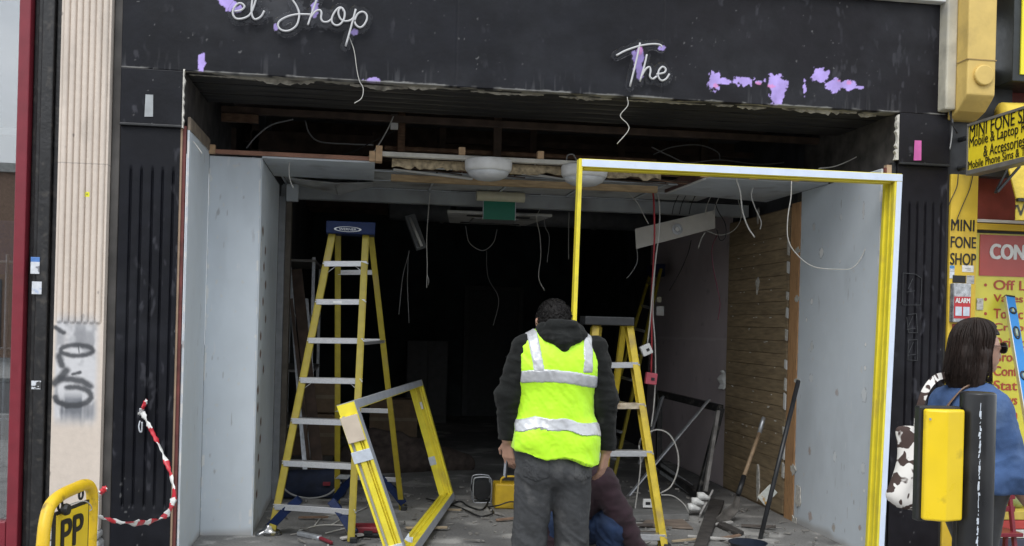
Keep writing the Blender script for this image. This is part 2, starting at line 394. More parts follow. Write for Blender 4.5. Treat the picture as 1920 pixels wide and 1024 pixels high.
# shop floor: dusty concrete with dark patches
def floor_c(s, t):
    c = np.tile(np.array([.20, .197, .19]), (len(s), 1))*(.55+.8*fbm(s*2.2, t*2.2, 5))[:, None]
    c = mixc(c, (.42, .41, .39), sm(fbm(s*5, t*5, 9), .56, .70)*.7)
    c = mixc(c, (.06, .06, .062), sm(fbm(s*1.1+9, t*1.1, 12), .52, .66)*.7)
    return c
sheet('shop_floor', (-1.2, 0.05, .08), (4.75, 0, 0), (0, 10.0, 0), 240, 420, floor_c, mat('dusty_concrete', vc=True, rough=.85, var=.2, scale=60, bump=.5, bscale=70), disp=lambda s, t: .006*fbm(s*9, t*9, 2), kind='structure', back=.085)

# ---- shop interior shell (structure)
XL, XR = -1.105, 3.378
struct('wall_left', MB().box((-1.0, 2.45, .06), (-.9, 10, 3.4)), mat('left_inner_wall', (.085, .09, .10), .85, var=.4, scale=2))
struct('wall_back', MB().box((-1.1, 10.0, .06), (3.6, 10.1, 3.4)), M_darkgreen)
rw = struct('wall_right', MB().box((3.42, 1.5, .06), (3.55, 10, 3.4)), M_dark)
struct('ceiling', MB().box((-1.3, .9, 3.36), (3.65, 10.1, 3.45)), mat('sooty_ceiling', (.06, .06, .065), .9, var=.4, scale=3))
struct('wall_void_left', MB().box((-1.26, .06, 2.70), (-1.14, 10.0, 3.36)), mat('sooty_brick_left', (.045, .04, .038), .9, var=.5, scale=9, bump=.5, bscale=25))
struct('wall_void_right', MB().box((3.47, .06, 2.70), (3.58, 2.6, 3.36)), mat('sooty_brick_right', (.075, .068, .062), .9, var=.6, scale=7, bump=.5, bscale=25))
# mauve plaster wall beyond the slatted one, with a chalk line
def mauve(s, t):
    c = np.tile(np.array([.50, .43, .44]), (len(s), 1))*(.8+.4*fbm(s*2, t*2, 4))[:, None]
    c = mixc(c, (.62, .57, .57), (np.abs(t-1.38-.012*s) < .012)*.55)
    c = mixc(c, (.2, .18, .18), sm(vn(s*14, t*9, 3), .90, .95)*.4)
    return c
sheet('plaster_skim', (3.402, 5.77, .08), (0, -2.8, 0), (0, 0, 2.62), 90, 180, mauve, vcm, parent=rw, back=.015)
# floor joists and studs up in the void, seen through the hole
vo = thing('void_framing', (1, 2.3, 3.0), 'dark old timber framing up in the open ceiling void behind the fascia', 'timber')
for a, b, Yv, h in (((415, 210), (1660, 268), 1.25, .05), ((470, 262), (700, 275), 2.2, .16), ((720, 274), (1230, 306), 1.5, .03), ((820, 262), (1560, 300), 2.5, .05)):
    p, q = at(*a, Y=Yv), at(*b, Y=Yv); q[2] = p[2] = (p[2]+q[2])/2
    MB().bar(p, q, .05, h, (0, 1, 0)).build('rail', M_timber_d if Yv != 1.5 else M_timber, vo, bevel=.004)
for x, y0, y1, Yv, wd, mm in ((754, 195, 285, 1.45, .055, M_timber), (934, 207, 295, 1.45, .06, M_timber_d), (705, 250, 300, 2.3, .06, M_timber_d), (830, 240, 300, 2.3, .06, M_timber_d), (1000, 240, 300, 2.4, .06, M_timber_d), (480, 235, 290, 2.2, .06, M_timber_d), (438, 240, 290, 2.2, .05, M_timber_d), (1165, 260, 320, 2.3, .06, M_timber_d), (1320, 255, 320, 2.3, .06, M_timber_d)):
    p, q = at(x, y0, Y=Yv), at(x, y1, Y=Yv); q[0] = p[0]
    MB().bar(q, p, wd, .05, (1, 0, 0)).build('stud', mm, vo, bevel=.003)
for x, y, Yv in ((740, 203, 1.38), (925, 212, 1.38)):
    p = at(x, y, Y=Yv); MB().box(p-(.03, .03, .016), p+(.03, .03, .016)).build('cleat', M_pinecut, vo, bevel=.002)
p = at(450, 222, Y=1.2); MB().box(p-(.13, .02, .03), p+(.13, .02, .03)).build('noggin', M_timber, vo, bevel=.003)
for i in range(9):
    MB().box((-1.14, 3.0+i*.75, 3.16), (3.42, 3.06+i*.75, 3.36)).build('joist', M_timber_d, vo)
# dark lath ceiling over the lobby
for i in range(13):
    MB().box((-1.13, .98+i*.12, 3.325), (3.46, 1.09+i*.12, 3.35)).build('lath_board', M_timber_d, vo)

# ================================================================== THE BLACK SHOPFRONT
sf = thing('shopfront', (1.2, 0, 0), 'black painted shopfront with scuffed fascia and fluted pilasters, stripped open', 'shopfront')
FB = 3.066; X0, X1 = -1.5, 3.832; FT = 3.80
def blobs(s, t, x0, z0, lst, seed, rough=.9):
    k = np.zeros_like(s)
    for (px, py, rx, ry) in lst:
        q = at(px, py, Y=0); d = np.sqrt(((s+x0-q[0])/(rx/300))**2+((t+z0-q[2])/(ry/300))**2)
        k = np.maximum(k, 1.5-d)
    n = fbm(s*45, t*45, seed)
    return sm(k+(n-.5)*rough*1.6, .48, .60)*(k > .12)
PURP = [(1339, 153, 15, 18), (1357, 153, 16, 8), (1392, 152, 22, 9), (1421, 155, 8, 4), (1455, 155, 21, 14), (1459, 165, 16, 16), (1456, 184, 14, 16), (1508, 165, 4, 14), (1537, 142, 20, 14), (1564, 160, 16, 15), (1590, 160, 15, 10), (1612, 164, 9, 3),
        (1196, 112, 11, 24), (1200, 135, 9, 14), (378, 116, 6, 16), (697, 151, 14, 5), (430, 5, 16, 14), (445, 18, 8, 8), (517, 52, 4, 6), (665, 60, 8, 6), (1240, 90, 8, 5), (590, 15, 7, 18)]
PINK = [(1341, 161, 5, 5), (1448, 162, 9, 4), (1592, 155, 6, 4), (1200, 95, 5, 8), (1420, 156, 6, 3), (1572, 152, 4, 3)]
GREY = [(530, 15, 34, 26), (600, 35, 24, 20), (545, 45, 16, 12), (500, 12, 26, 14)]
def black_paint(x0, z0):
    def f(s, t):
        n = fbm(s*3, t*3, 21)
        c = np.tile(np.array([.0058, .0063, .0095]), (len(s), 1))*(.75+.6*n)[:, None]
        right = sm(s+x0, 1.2, 2.4)*.55
        c = mixc(c, (.0105, .0085, .0105), right)
        scr = sm(fbm(s*26+3*vn(s*4, t*4, 5), t*11, 31, 3), .66, .80)*sm(fbm(s*2.3, t*2.6, 8), .46, .62)
        c = mixc(c, (.085, .085, .10), scr*.36)
        chip = sm(fbm(s*38, t*30, 41, 3), .82, .87)*sm(fbm(s*2, t*2, 47), .5, .66)
        c = mixc(c, (.3, .3, .3), chip*.35)
        haze = sm(fbm(s*1.6, t*2.5, 61), .45, .75); c = mixc(c, (.022, .023, .028), haze*.5)
        if z0 > 3:
            c = mixc(c, (.06, .062, .07), blobs(s, t, x0, z0, GREY, 17)*.7)
            c = mixc(c, S(176, 156, 222), blobs(s, t, x0, z0, PURP, 11)); c = mixc(c, S(214, 140, 196), blobs(s, t, x0, z0, PINK, 13)*.8)
            edge = sm(.006+.012*fbm(s*22, t*0, 5)-t, 0, .006)*sm(fbm(s*9, 0*t, 6), .35, .6); c = mixc(c, (.30, .295, .28), edge*.7)
            runs = sm(fbm(s*60, t*5, 71, 2), .62, .76)*sm(.16-t, 0, .14)*sm(fbm(s*4, t*0, 19), .45, .6); c = mixc(c, (.2, .2, .21), runs*.14)
        return c
    return f
JO = [at(1243, 100, Y=0)[0], at(857, 60, Y=0)[0], at(440, 60, Y=0)[0]]
def fdisp(s, t):
    d = .0016*fbm(s*3, t*3, 4)
    for j in JO[:2]: d = d-.004*np.exp(-((s+X0-j)/.004)**2)
    return d
sheet('fascia', (X0, -.004, FB), (X1-X0, 0, 0), (0, 0, FT-FB), 980, 136, black_paint(X0, FB), black_vc, fdisp, sf, back=.05)
for a, b in ((X0, -1.142), (3.472, X1)):
    sheet('pilaster_cap', (a, -.004, 2.735), (b-a, 0, 0), (0, 0, FB-2.735-.001), 70, 64, black_paint(a, 2.735), black_vc, None, sf, back=.06)
    gx = [at(v, 600, Y=0)[0] for v in ((236, 256, 277, 296, 316) if a < 0 else (1702, 1717, 1732, 1747, 1762))]
    gz0, gz1 = at(260, 955, Y=0)[2], at(260, 315, Y=0)[2]
    def gd(s, t, a=a, gx=gx):
        d = .001*fbm(s*4, t*4, 9)
        for i, g in enumerate(gx):
            d = d-.016*np.exp(-((s+a-g)/.0065)**2)*sm(t, gz0-.01+.006*(i % 2), gz0+.03)*(1-sm(t, gz1-.03, gz1+.02))
        return d
    bx = b-a-(.012 if a < 0 else .0)
    sheet('pilaster', (a+.002, .016, 0), (bx, 0, 0), (0, 0, 2.734), 150, 300, black_paint(a, 0), black_vc, gd, sf, back=.12)
    MB().box((a, -.012, 2.722), (b, .012, 2.737)).build('bead', M_blk, sf, bevel=.003)
# white flashing and upper wall over the fascia
MB().box((X0, -.07, FT+.001), (X1+.02, .05, FT+.045)).build('flashing', mat('white_flashing', (.66, .67, .68), .5, dirt=(.15, .15, .15), dirt_amt=.4), sf, bevel=.006)
MB().box((-4.5, .08, FT+.04), (7.5, .4, 6.6)).build('upper_wall', mat('london_brick', (.30, .23, .16), .9, var=.3, scale=8), sf)
# soffit: sooty boards with a torn pale lip along the front
def soff(front):
    def f(s, t):
        c = np.tile(np.array([.021, .019, .017]), (len(s), 1))*(.15+1.7*fbm(s*1.2+2*fbm(s*3, t*9, 6), t*34, 7+int(front)))[:, None]
        c = mixc(c, (.10, .092, .078), sm(fbm(s*2.6, t*46, 33), .56, .70)*sm(fbm(s*1.1, t*6, 35), .42, .6)*.8); c = mixc(c, (.004, .004, .005), sm(fbm(s*2, t*12, 39), .5, .66)*.85)
        if front:
            e = .020+.40*np.clip(fbm(s*6+.3*fbm(s*30, t*20, 4), t*3, 52)-.40, 0, 1)*(.35+vn(s*1.7, 0*t, 8))
            c = mixc(c, (.34, .32, .27), sm(e-t, -.001, .008)*(.45+.5*fbm(s*26, t*26, 2)))
        return c
    return f
for i in range(6):
    y0 = .0+i*.15; hgt = FB+.002
    # normal faces down: U=+x, V=+y reversed order
    o = sheet('soffit_board', (3.468, y0, hgt+.003*(i % 2)), (-4.606, 0, 0), (0, .148, 0), 560 if i == 0 else 160, 24 if i == 0 else 10, soff(i == 0), vcm, (lambda s, t: .004*fbm(s*8, t*20, 3)), sf, back=.03)
MB().box((-1.5, .9, FB+.03), (3.83, .93, 3.40)).build('soffit_trimmer', M_timber_d, sf)
# torn strips of old board left hanging along the bottom edge
M_torn = mat('torn_pale_board', (.40, .375, .32), .9, var=.45, scale=26, bump=.6, bscale=50, dirt=(.10, .09, .075), dirt_amt=.35, dirt_scale=9)
x_ = -1.12; rt_s = random.Random(19)
while x_ < 3.42:
    l_ = min(rt_s.uniform(.08, .55), 3.46-x_); dp_ = rt_s.choice((.012, .016, .022, .034)); n_ = max(4, int(l_/.02)); yy = .05+rt_s.uniform(0, .05)
    lo_ = [(x_+l_*i/n_, yy, FB-.002-dp_*(.25+.75*rt_s.random())*math.sin(math.pi*min(1, max(0, (i+.3)/(n_+.6))))**.4) for i in range(n_+1)]
    MB().prism([(x_, yy, FB+.01)]+lo_+[(x_+l_, yy, FB+.01)], (0, 1, 0), .006).build('torn_strip', M_torn, sf); x_ += l_+rt_s.choice((.0, .03, .10, .22))
# torn white plaster at the jamb edges
for x, y0, y1, wd in ((-1.142, 130, 240, .014), (3.467, 215, 300, .022)):
    px = 345 if x < 0 else 1685
    z0, z1 = at(px, y1, Y=0)[2], at(px, y0, Y=0)[2]; mbb = MB(); n = 16; pr = None
    pts = [(x+(wd if x < 0 else -wd)*(.3+.9*random.random()), z0+(z1-z0)*i/n) for i in range(n+1)]
    poly = [(x, -.006, z0)]+[(p[0], -.006, p[1]) for p in pts]+[(x, -.006, z1)]
    mbb.prism(poly, (0, 1, 0), .03); mbb.build('torn_edge', mat('raw_plaster_edge', (.55, .53, .48), .9, var=.3, scale=40), sf)
# reveals of the black pilasters, timber door lining strips
MB().box((-1.153, .02, .0), (-1.1405, .055, 2.73)).build('lining_strip', mat('tan_strip', (.30, .21, .14), .7), sf)
MB().box((-1.1400, .03, .03), (-1.122, .07, 2.74)).build('lining_strip', mat('red_brown_timber', (.13, .035, .03), .7, var=.3), sf)
MB().box((3.405, .03, .03), (3.440, .07, 2.72)).build('lining_strip', mat('pale_jamb_timber', (.42, .30, .20), .7, var=.3), sf)
MB().box((3.392, .028, .03), (3.4045, .06, 2.70)).build('lining_strip', MATS['red_brown_timber'], sf)
MB().box((3.4405, .03, .03), (3.471, .07, 2.735)).build('lining_strip', M_blk, sf)

# ---- grey painted plasterboard linings of the recessed lobby
def lining(seed, spots=(), brown=(), sc=None):
    def f(s, t):
        c = np.tile(np.array([.585, .635, .68]), (len(s), 1))*(.94+.12*fbm(s*2, t*1.2, seed))[:, None]
        c = mixc(c, (.34, .37, .40), sm(fbm(s*5, t*1.6, seed+3), .60, .80)*.16)
        w_ = s.max(); ed = np.minimum(s, w_-s); c = mixc(c, (.72, .72, .70), sm(.012+.02*fbm(s*3, t*7, seed+21)*(fbm(s*5, t*9, seed+22) > .56)-ed, 0, .006)*sm(fbm(s*9, t*16, seed+23), .50, .58)*.9)
        c = mixc(c, (.24, .22, .21), sm(fbm(s*55, t*9, seed+31, 2), .80, .86)*sm(fbm(s*3, t*2, seed+33), .5, .6)*.55); c = mixc(c, (.66, .68, .70), sm(fbm(s*70, t*7, seed+35, 2), .80, .85)*sm(fbm(s*3, t*2, seed+37), .48, .58)*.6)
        c = mixc(c, (.60, .61, .60), sm(fbm(s*30, t*20, seed+5, 3), .79, .84)*.8)
        c = mixc(c, (.30, .27, .24), sm(.05+.05*vn(s*8, 0*t, seed)-t, 0, .06)*.6)
        for (a, b, ra, rb, cc) in spots:
            d = np.sqrt(((s-a)/(ra*1.25))**2+((t-b)/(rb*1.25))**2)+(vn(s*90, t*70, seed+9)-.5)*.45
            c = mixc(c, cc, sm(d, 1.0, .75))
            c = mixc(c, np.array([.17, .17, .17]), sm(np.abs(d-1.05), .14, .03)*.5*(vn(s*60, t*60, 3) > .45))
        return c
    return f
pb = thing('plasterboard_lining', (-1.1, .45, .08), 'pale grey boxed-out plasterboard lining at the left of the opening', 'wall lining')
sheet('side_board', (XL, .05, .08), (0, .79, 0), (0, 0, 2.64), 60, 180, lining(3), vcm, None, pb, back=.012)
sheet('front_board', (XL+.001, .84, .08), (.349, 0, 0), (0, 0, 2.61), 60, 260, lining(5), vcm, None, pb, back=.012)
rs = random.Random(3)
hol = [(.14+rs.random()*.42, .25+i*.125, .045, .028, (.17, .11, .085)) for i in range(16)]+[(.06+rs.random()*.08, .30+i*.42, .03, .06, (.74, .75, .74)) for i in range(5)]
sheet('inner_board', (-.7545, .842, .08), (0, 1.42, 0), (0, 0, 2.61), 150, 260, lining(9, hol), vcm, None, pb, back=.012)
MB().box((-1.118, .05, 2.72), (-1.1, .84, 2.80)).build('top_plate', mat('dusty_top_timber', (.20, .16, .12), .8, var=.3), pb, bevel=.003)
p = at(396, 280, Y=.83); MB().box(p-(.03, .02, .03), p+(.028, .02, .03)).build('batten_end', M_pinecut, pb, bevel=.002)
MB().box((-.757, .836, .08), (-.749, .8395, 2.69)).build('corner_bead', M_board, pb)
# right hand lining with old fixing spots and filler
def rsp(px, py, ra, rb, cc):
    q = at(px, py, X=XR); return (1.32-q[1], q[2]-.08, ra, rb, cc)
W_, T_, G_ = (.80, .80, .79), (.44, .37, .34), (.66, .69, .71)
SP = [rsp(1540, 474, .028, .03, W_), rsp(1526, 427, .02, .025, (.6, .6, .6)), rsp(1522, 565, .018, .02, W_), rsp(1522, 650, .022, .03, (.58, .6, .6)), rsp(1521, 710, .03, .026, G_), rsp(1569, 736, .022, .02, (.46, .42, .42)), rsp(1620, 740, .03, .04, G_), rsp(1565, 857, .022, .03, G_), rsp(1518, 845, .02, .024, T_), rsp(1618, 878, .024, .03, G_), rsp(1519, 968, .025, .03, T_), rsp(1563, 990, .022, .022, (.44, .4, .36)), rsp(1612, 990, .016, .014, T_), rsp(1622, 690, .015, .012, W_), rsp(1577, 407, .016, .02, G_), rsp(1616, 1010, .012, .014, W_), rsp(1623, 646, .012, .01, W_), rsp(1619, 395, .012, .05, (.6, .61, .62)), rsp(1620, 920, .01, .01, W_), rsp(1575, 490, .012, .012, G_), rsp(1512, 600, .012, .012, W_)]
pr_ = thing('plasterboard_lining', (XR, .7, .08), 'pale grey plasterboard side panel peppered with fixing holes, right of the opening', 'wall lining')
sheet('side_board', (XR, 1.32, .08), (0, -1.27, 0), (0, 0, 2.615), 260, 420, lining(15, SP), vcm, None, pr_, back=.012)
# ragged torn paper and plaster at its foot and back edge
for (px, py, hh) in ((1497, 930, .20), (1490, 985, .16), (1500, 1000, .12), (1488, 880, .10), (1515, 1010, .06), (1540, 1018, .04), (1496, 716, .07), (1495, 560, .05), (1496, 470, .06)):
    q = at(px, py, X=XR-.004); poly = []
    for i in range(14):
        a = i/14*2*math.pi; r_ = .5+.5*random.random(); poly.append((XR-.004, q[1]+math.cos(a)*.07*r_, q[2]+math.sin(a)*hh*.6*r_))
    MB().prism(poly, (-1, 0, 0), .006).build('torn_plaster', MATS['raw_plaster_edge'], pr_)
st = one('timber_stud', MB().box((XR-.006, 1.325, .08), (XR+.05, 1.50, 2.62)), M_pine, 'upright knotty pine stud between slatted panelling and grey board', 'timber', bevel=.003)
# torn white plasterboard core along the stud
core = thing('broken_board_edge', (3.39, 1.53, .08), 'broken white plaster edge running up beside the pine stud', 'plaster')
for i in range(11):
    z0 = .35+i*.185+random.random()*.05; hh = .05+random.random()*.11
    MB().prism([(XR+.002, 1.515+random.random()*.012, z0), (XR+.002, 1.56, z0+.01), (XR+.002, 1.552+random.random()*.012, z0+hh), (XR+.002, 1.52, z0+hh*.9)], (-1, 0, 0), .01).build('fragment', M_white if i % 2 else MATS['raw_plaster_edge'], core)
# slatted timber panelling: every board its own piece
sw = thing('slatted_panelling', (3.40, 2.2, .08), 'stained brown slatted wall panelling with open horizontal grooves', 'wall panelling')
slm = [mat('slat_brown_%d' % i, (.285+.02*i, .215+.014*i, .13+.008*i), .6, var=.25, scale=6, stretch=(3, 1, 8), bump=.2, dirt=(.21, .155, .095), dirt_amt=.3, dirt_scale=4) for i in range(3)]
MB().box((3.389, 1.598, .08), (3.419, 2.966, 2.60)).build('backing', mat('groove_brown', (.17, .12, .07), .8), sw)
z_ = .10
for i in range(23):
    MB().box((3.383, 1.60, z_), (3.3885, 2.962, z_+.1040)).build('slat', slm[i % 3], sw, bevel=.0015, seg=1); z_ += .1085
MB().box((3.381, 1.548, .10), (3.404, 1.597, 2.60)).build('edge_stile', slm[0], sw, bevel=.002)
for i in range(46):
    a, b = 1.7+random.random()*1.2, .5+random.randint(0, 18)*.1085+random.random()*.02
    MB().box((3.379, a, b), (3.3835, a+.01+.03*random.random(), b+.006)).build('staple', M_white, sw)
for px, py, a, b in ((1421, 534, .05, .09), (1422, 405, .03, .09), (1422, 905, .05, .22)):
    q = at(px, py, X=3.38); poly = [(3.381, q[1]+a*c_*(.7+.5*random.random()), q[2]+b*s_*(.7+.5*random.random())) for c_, s_ in [(math.cos(t)*random.uniform(.4, 1), math.sin(t)*random.uniform(.5, 1)) for t in np.linspace(0, 6.0, 17)]]
    MB().prism(poly, (-1, 0, 0), .008).build('torn_paper', MATS['raw_plaster_edge'], sw)

# ---- inner beam, jamb, remains of the lobby ceiling
bm_ = thing('inner_beam', (1.3, 2.5, 2.6), 'pale grey boxed beam spanning the inner doorway', 'beam')
MB().box((-.755, 2.46, 2.607), (3.378, 2.56, 2.715)).build('front_board', mat('grey_beam_paint', (.30, .32, .335), .6, var=.08, dirt=(.16, .16, .16), dirt_amt=.3), bm_, bevel=.003)
MB().box((2.35, 2.44, 2.722), (3.38, 2.459, 2.76)).build('dark_rail', M_blk, bm_)
jb = thing('door_jamb', (-.68, 2.35, .08), 'grey door jamb with cap block at the left of the inner doorway', 'jamb')
MB().box((-.752, 2.27, .08), (-.70, 2.44, 2.60)).build('post', mat('grey_jamb_paint', (.22, .23, .245), .65, var=.15), jb, bevel=.004)
MB().box((-.699, 2.30, .08), (-.655, 2.44, 2.58)).build('stop', mat('brown_stop', (.10, .085, .07), .7, var=.3), jb, bevel=.003)
q = at(548, 362, Y=2.25); MB().box(q-(.045, .03, .07), q+(.05, .03, .07)).build('cap_block', M_board, jb, bevel=.003)
lc = thing('lobby_ceiling', (1.2, 1.6, 2.7), 'remains of the grey lobby ceiling, torn open in the middle', 'ceiling')
xl0, xl1 = at(390, 290, Y=.84)[0], at(703, 300, Y=.84)[0]
MB().box((-.752, .845, 2.692), (xl1, 1.75, 2.705)).build('ceiling_board', M_board, lc)
MB().box((xl0, .83, 2.706), (xl1-.03, .875, 2.735)).build('edge_batten', mat('red_batten', (.30, .15, .10), .7, var=.35, scale=6), lc, bevel=.003)
MB().box((xl1-.04, .80, 2.70), (xl1+.002, .9, 2.77)).build('batten_end', M_pinecut, lc, bevel=.002)
MB().box((xl1+.004, .80, 2.70), (xl1+.05, .9, 2.81)).build('batten_end', M_pinecut, lc, bevel=.002)
c0, c1 = at(712, 290, Y=.82), at(1225, 312, Y=.82)
MB().bar((c0[0], .84, 2.757), (c1[0], .84, 2.757), .06, .030, (0, 1, 0)).build('front_lip', mat('raw_lip_board', (.52, .50, .45), .8, var=.2), lc, bevel=.002)
for px, py in ((866, 283), (1013, 293)):
    q = at(px, py, Y=.84); MB().box((q[0]-.023, .815, 2.774), (q[0]+.023, .865, 2.830)).build('batten_end', M_pinecut, lc, bevel=.002)
# ragged plaster and lath under the lip
M_lath = mat('broken_lath_plaster', (.33, .265, .17), .9, var=.5, scale=30, bump=.8, bscale=60)
for x0, x1 in ((735, 1240),):
    a, b = at(x0, 300, Y=.9)[0], at(x1, 300, Y=.9)[0]; n = 60; poly = [(a, .9, 2.74)]
    for i in range(n+1): poly.append((a+(b-a)*i/n, .9, 2.665+.03*random.random()))
    poly.append((b, .9, 2.74)); MB().prism(poly, (0, 1, 0), .02).build('torn_plaster', M_lath, lc)
for i in range(16):
    a = at(740+random.random()*480, 320, Y=1.0)[0]; l_ = .2+.5*random.random(); y_ = .93+.3*random.random(); z0 = 2.68+.05*random.random()
    MB().bar((a, y_, z0), (a+l_, y_+.05*random.random(), z0-.03*random.random()), .02, .006, (0, 1, 0)).build('lath_strip', M_white if i % 4 == 0 else (M_timber if i % 2 else M_timber_d), lc)
a, b = at(733, 336, Y=1.35), at(1232, 358, Y=1.35); MB().box((a[0], 1.33, 2.640), (b[0], 1.38, 2.690)).build('batten', mat('raw_batten', (.42, .30, .17), .75, var=.25, scale=10, stretch=(1, 6, 6)), lc, bevel=.003)
MB().bar(at(738, 318, Y=1.05), at(885, 336, Y=1.2), .03, .012, (0, 1, 0)).build('hanging_strip', M_white, lc)
# ceiling tiles in the middle
M_tile = mat('ceiling_tile', (.40, .41, .41), .8, var=.1, scale=15, dirt=(.18, .17, .16), dirt_amt=.35)
for i in range(7):
    for j in range(2):
        x0 = -.70+i*.6
        if x0 > 2.4: continue
        zt = 2.722+.006*((i*3+j) % 3)
        MB().box((x0, 1.42+j*.52, zt), (x0+.585, 1.42+j*.52+.5, zt+.012)).build('ceiling_tile', M_tile, lc)
for j in range(3):
    MB().box((-.74, 1.398+j*.52, 2.716), (2.5, 1.418+j*.52, 2.721)).build('grid_bar', M_board, lc)
for i in range(6):
    MB().box((-.708+i*.6-.008, 1.42, 2.715), (-.708+i*.6+.008, 2.44, 2.7205)).build('grid_bar', M_board, lc)
# sagging cracked board at the left
q = [at(x, y, Y=yy) for x, y, yy in ((545, 336, 1.9), (628, 345, 1.9), (632, 365, 2.3), (560, 348, 2.3))]
MB().prism(q, (0, 0, 1), .01).build('sagging_board', M_tile, lc)
q = [at(x, y, Y=yy) for x, y, yy in ((629, 345, 1.9), (700, 344, 1.9), (698, 350, 2.3), (634, 366, 2.3))]
MB().prism(q, (0, 0, 1), .01).build('sagging_board', M_tile, lc)
# right hand ceiling: slanting cut edge, board and battens
rx = [at(1322, 331, Y=.84), at(1600, 346, Y=.84), at(1245, 367, Y=1.65)]
zt = 2.696
MB().prism([(rx[0][0], .845, zt), (3.376, .845, zt), (3.376, 2.05, zt), (at(1235, 368, Z=zt)[0], 1.75, zt)], (0, 0, 1), .012).build('ceiling_board', M_board, lc)
MB().bar((rx[0][0]-.01, .85, zt+.04), (at(1235, 368, Z=zt)[0]-.01, 1.74, zt+.04), .014, .075, (1, 0, 0)).build('edge_board', mat('dark_red_edge', (.12, .06, .05), .8, var=.3), lc)
MB().bar((rx[0][0], .846, zt-.004), (at(1235, 368, Z=zt)[0], 1.74, zt-.004), .02, .008, (1, 0, 0)).build('edge_trim', M_white, lc)
MB().box((rx[0][0], .80, zt+.013), (3.376, .844, zt+.04)).build('edge_batten', MATS['red_batten'], lc, bevel=.003)
for px in (1320, 1412, 1490, 1575):
    q = at(px, 335, Y=.8); MB().box((q[0]-.03, .785, zt-.002), (q[0]+.03, .799, zt+.045)).build('batten_end', M_pinecut, lc, bevel=.002)
# ================================================================== NEIGHBOUR ON THE LEFT
PX0, PX1 = -1.838, -1.556
zf = at(150, 606, Y=-.03)[2]
def seg_d(s, t, pts):
    d = np.full_like(s, 9.0)
    for a, b in zip(pts[:-1], pts[1:]):
        ax, az, bx, bz = a[0], a[1], b[0], b[1]; l2 = (bx-ax)**2+(bz-az)**2+1e-12
        u = np.clip(((s-ax)*(bx-ax)+(t-az)*(bz-az))/l2, 0, 1); d = np.minimum(d, np.hypot(s-ax-u*(bx-ax), t-az-u*(bz-az)))
    return d
def gpx(lst): return [(lambda q: (q[0]-PX0, q[2]))(at(x/2, 512+y/2, Y=-.03)) for x, y in lst]
ell = lambda cx, cy, rx, ry, a0=0, a1=6.283, n=26: [(cx+rx*math.cos(a0+(a1-a0)*i/n), cy+ry*math.sin(a0+(a1-a0)*i/n)) for i in range(n+1)]
GR = [(gpx(ell(288, 290, 60, 20)), .009), (gpx([(294, 272), (297, 300)]), .003), (gpx([(222, 312), (232, 345)]), .012), (gpx([(205, 412), (228, 392), (248, 366)]), .014), (gpx([(272, 380), (300, 372)]), .006),
      (gpx([(228, 398), (270, 398), (310, 406), (338, 424)]), .012), (gpx(ell(274, 462, 68, 34, -1.9, 3.0)), .010), (gpx([(207, 204), (240, 224)]), .008), (gpx([(210, 480), (250, 500), (300, 497)]), .008)]
def stone_c(s, t):
    c = np.tile(S(216, 203, 190)*.9, (len(s), 1))*(.92+.16*fbm(s*6, t*3, 3))[:, None]
    c = mixc(c, (.42, .37, .32), sm(fbm(s*12, t*3, 14), .60, .75)*.3)
    c = mixc(c, (.20, .17, .15), sm(vn(s*24, t*14, 8), .94, .975)*.6)
    zc = at(150, 700, Y=-.03)[2]
    wash = sm(.36-np.abs(t-zc-.02), 0, .12)*sm(s, .0, .03)*(1-sm(s, .22, .275))*(.55+.6*fbm(s*14, t*9, 29))
    c = mixc(c, (.56, .57, .60), np.clip(wash*1.35, 0, 1)*.85); c = mixc(c, (.16, .165, .18), np.clip(wash, 0, 1)*sm(fbm(s*10, t*7, 77), .44, .62)*.72)
    z1 = at(150, 760, Y=-.03)[2]; z2 = at(150, 818, Y=-.03)[2]
    drip = sm(t, z2+.10*vn(s*40, 0*t, 5), z1)*(1-sm(t, z1, z1+.10))*sm(fbm(s*34, t*2.5, 17, 2), .28, .55)*sm(s, .01, .05)*(1-sm(s, .2, .25)); c = mixc(c, (.13, .14, .16), np.clip(drip*1.3, 0, 1)*.85)
    for pts, r in GR:
        d = seg_d(s, t, pts); c = mixc(c, (.05, .053, .06), sm(r*2.6-d+(fbm(s*60, t*60, 3)-.5)*.008, 0, r*2.0)*.93)
    c = mixc(c, (.1, .09, .08), (np.abs(t-at(150, 306, Y=-.03)[2]) < .0025)*.5)
    q = at(164, 365, Y=-.03); c = mixc(c, (.75, .72, .02), ((np.abs(s+PX0-q[0]) < .014) & (np.abs(t-q[2]) < .014))*1.0)
    c = mixc(c, (.2, .22, .05), ((np.abs(s+PX0-q[0]) < .005) & (np.abs(t-q[2]) < .006))*1.0)
    lowg = sm(.75-t, 0, .5); c = mixc(c, (.40, .36, .31), lowg*.5*fbm(s*9, t*4, 33))
    return c
def stone_d(s, t):
    u = (s-.012)/.0365; prof = .024*np.clip(1-np.abs(2*(u-np.floor(u))-1)**3.2, 0, 1)**.6-.014
    inb = ((u > 0) & (u < 7.1))*sm(t, zf-.008, zf+.012)
    return prof*inb+.0015*fbm(s*8, t*8, 2)
sp = thing('stone_pilaster', (-1.70, 0, 0), 'cream reeded pilaster with grey sprayed graffiti, left of the black shopfront', 'pilaster')
sheet('shaft', (PX0, -.03, .30), (PX1-PX0, 0, 0), (0, 0, 3.7), 150, 760, lambda s, t: stone_c(s, t+.30), mat('cream_stone_paint', vc=True, rough=.75, var=.04, scale=30, bump=.25, bscale=70), lambda s, t: stone_d(s, t+.30), sp, back=.12)
Mb = mat('grey_base_stone', (.33, .33, .33), .6, var=.3, scale=14)
MB().box((PX0-.03, -.09, 0), (PX1+.02, .1, .245)).build('plinth', Mb, sp, bevel=.02)
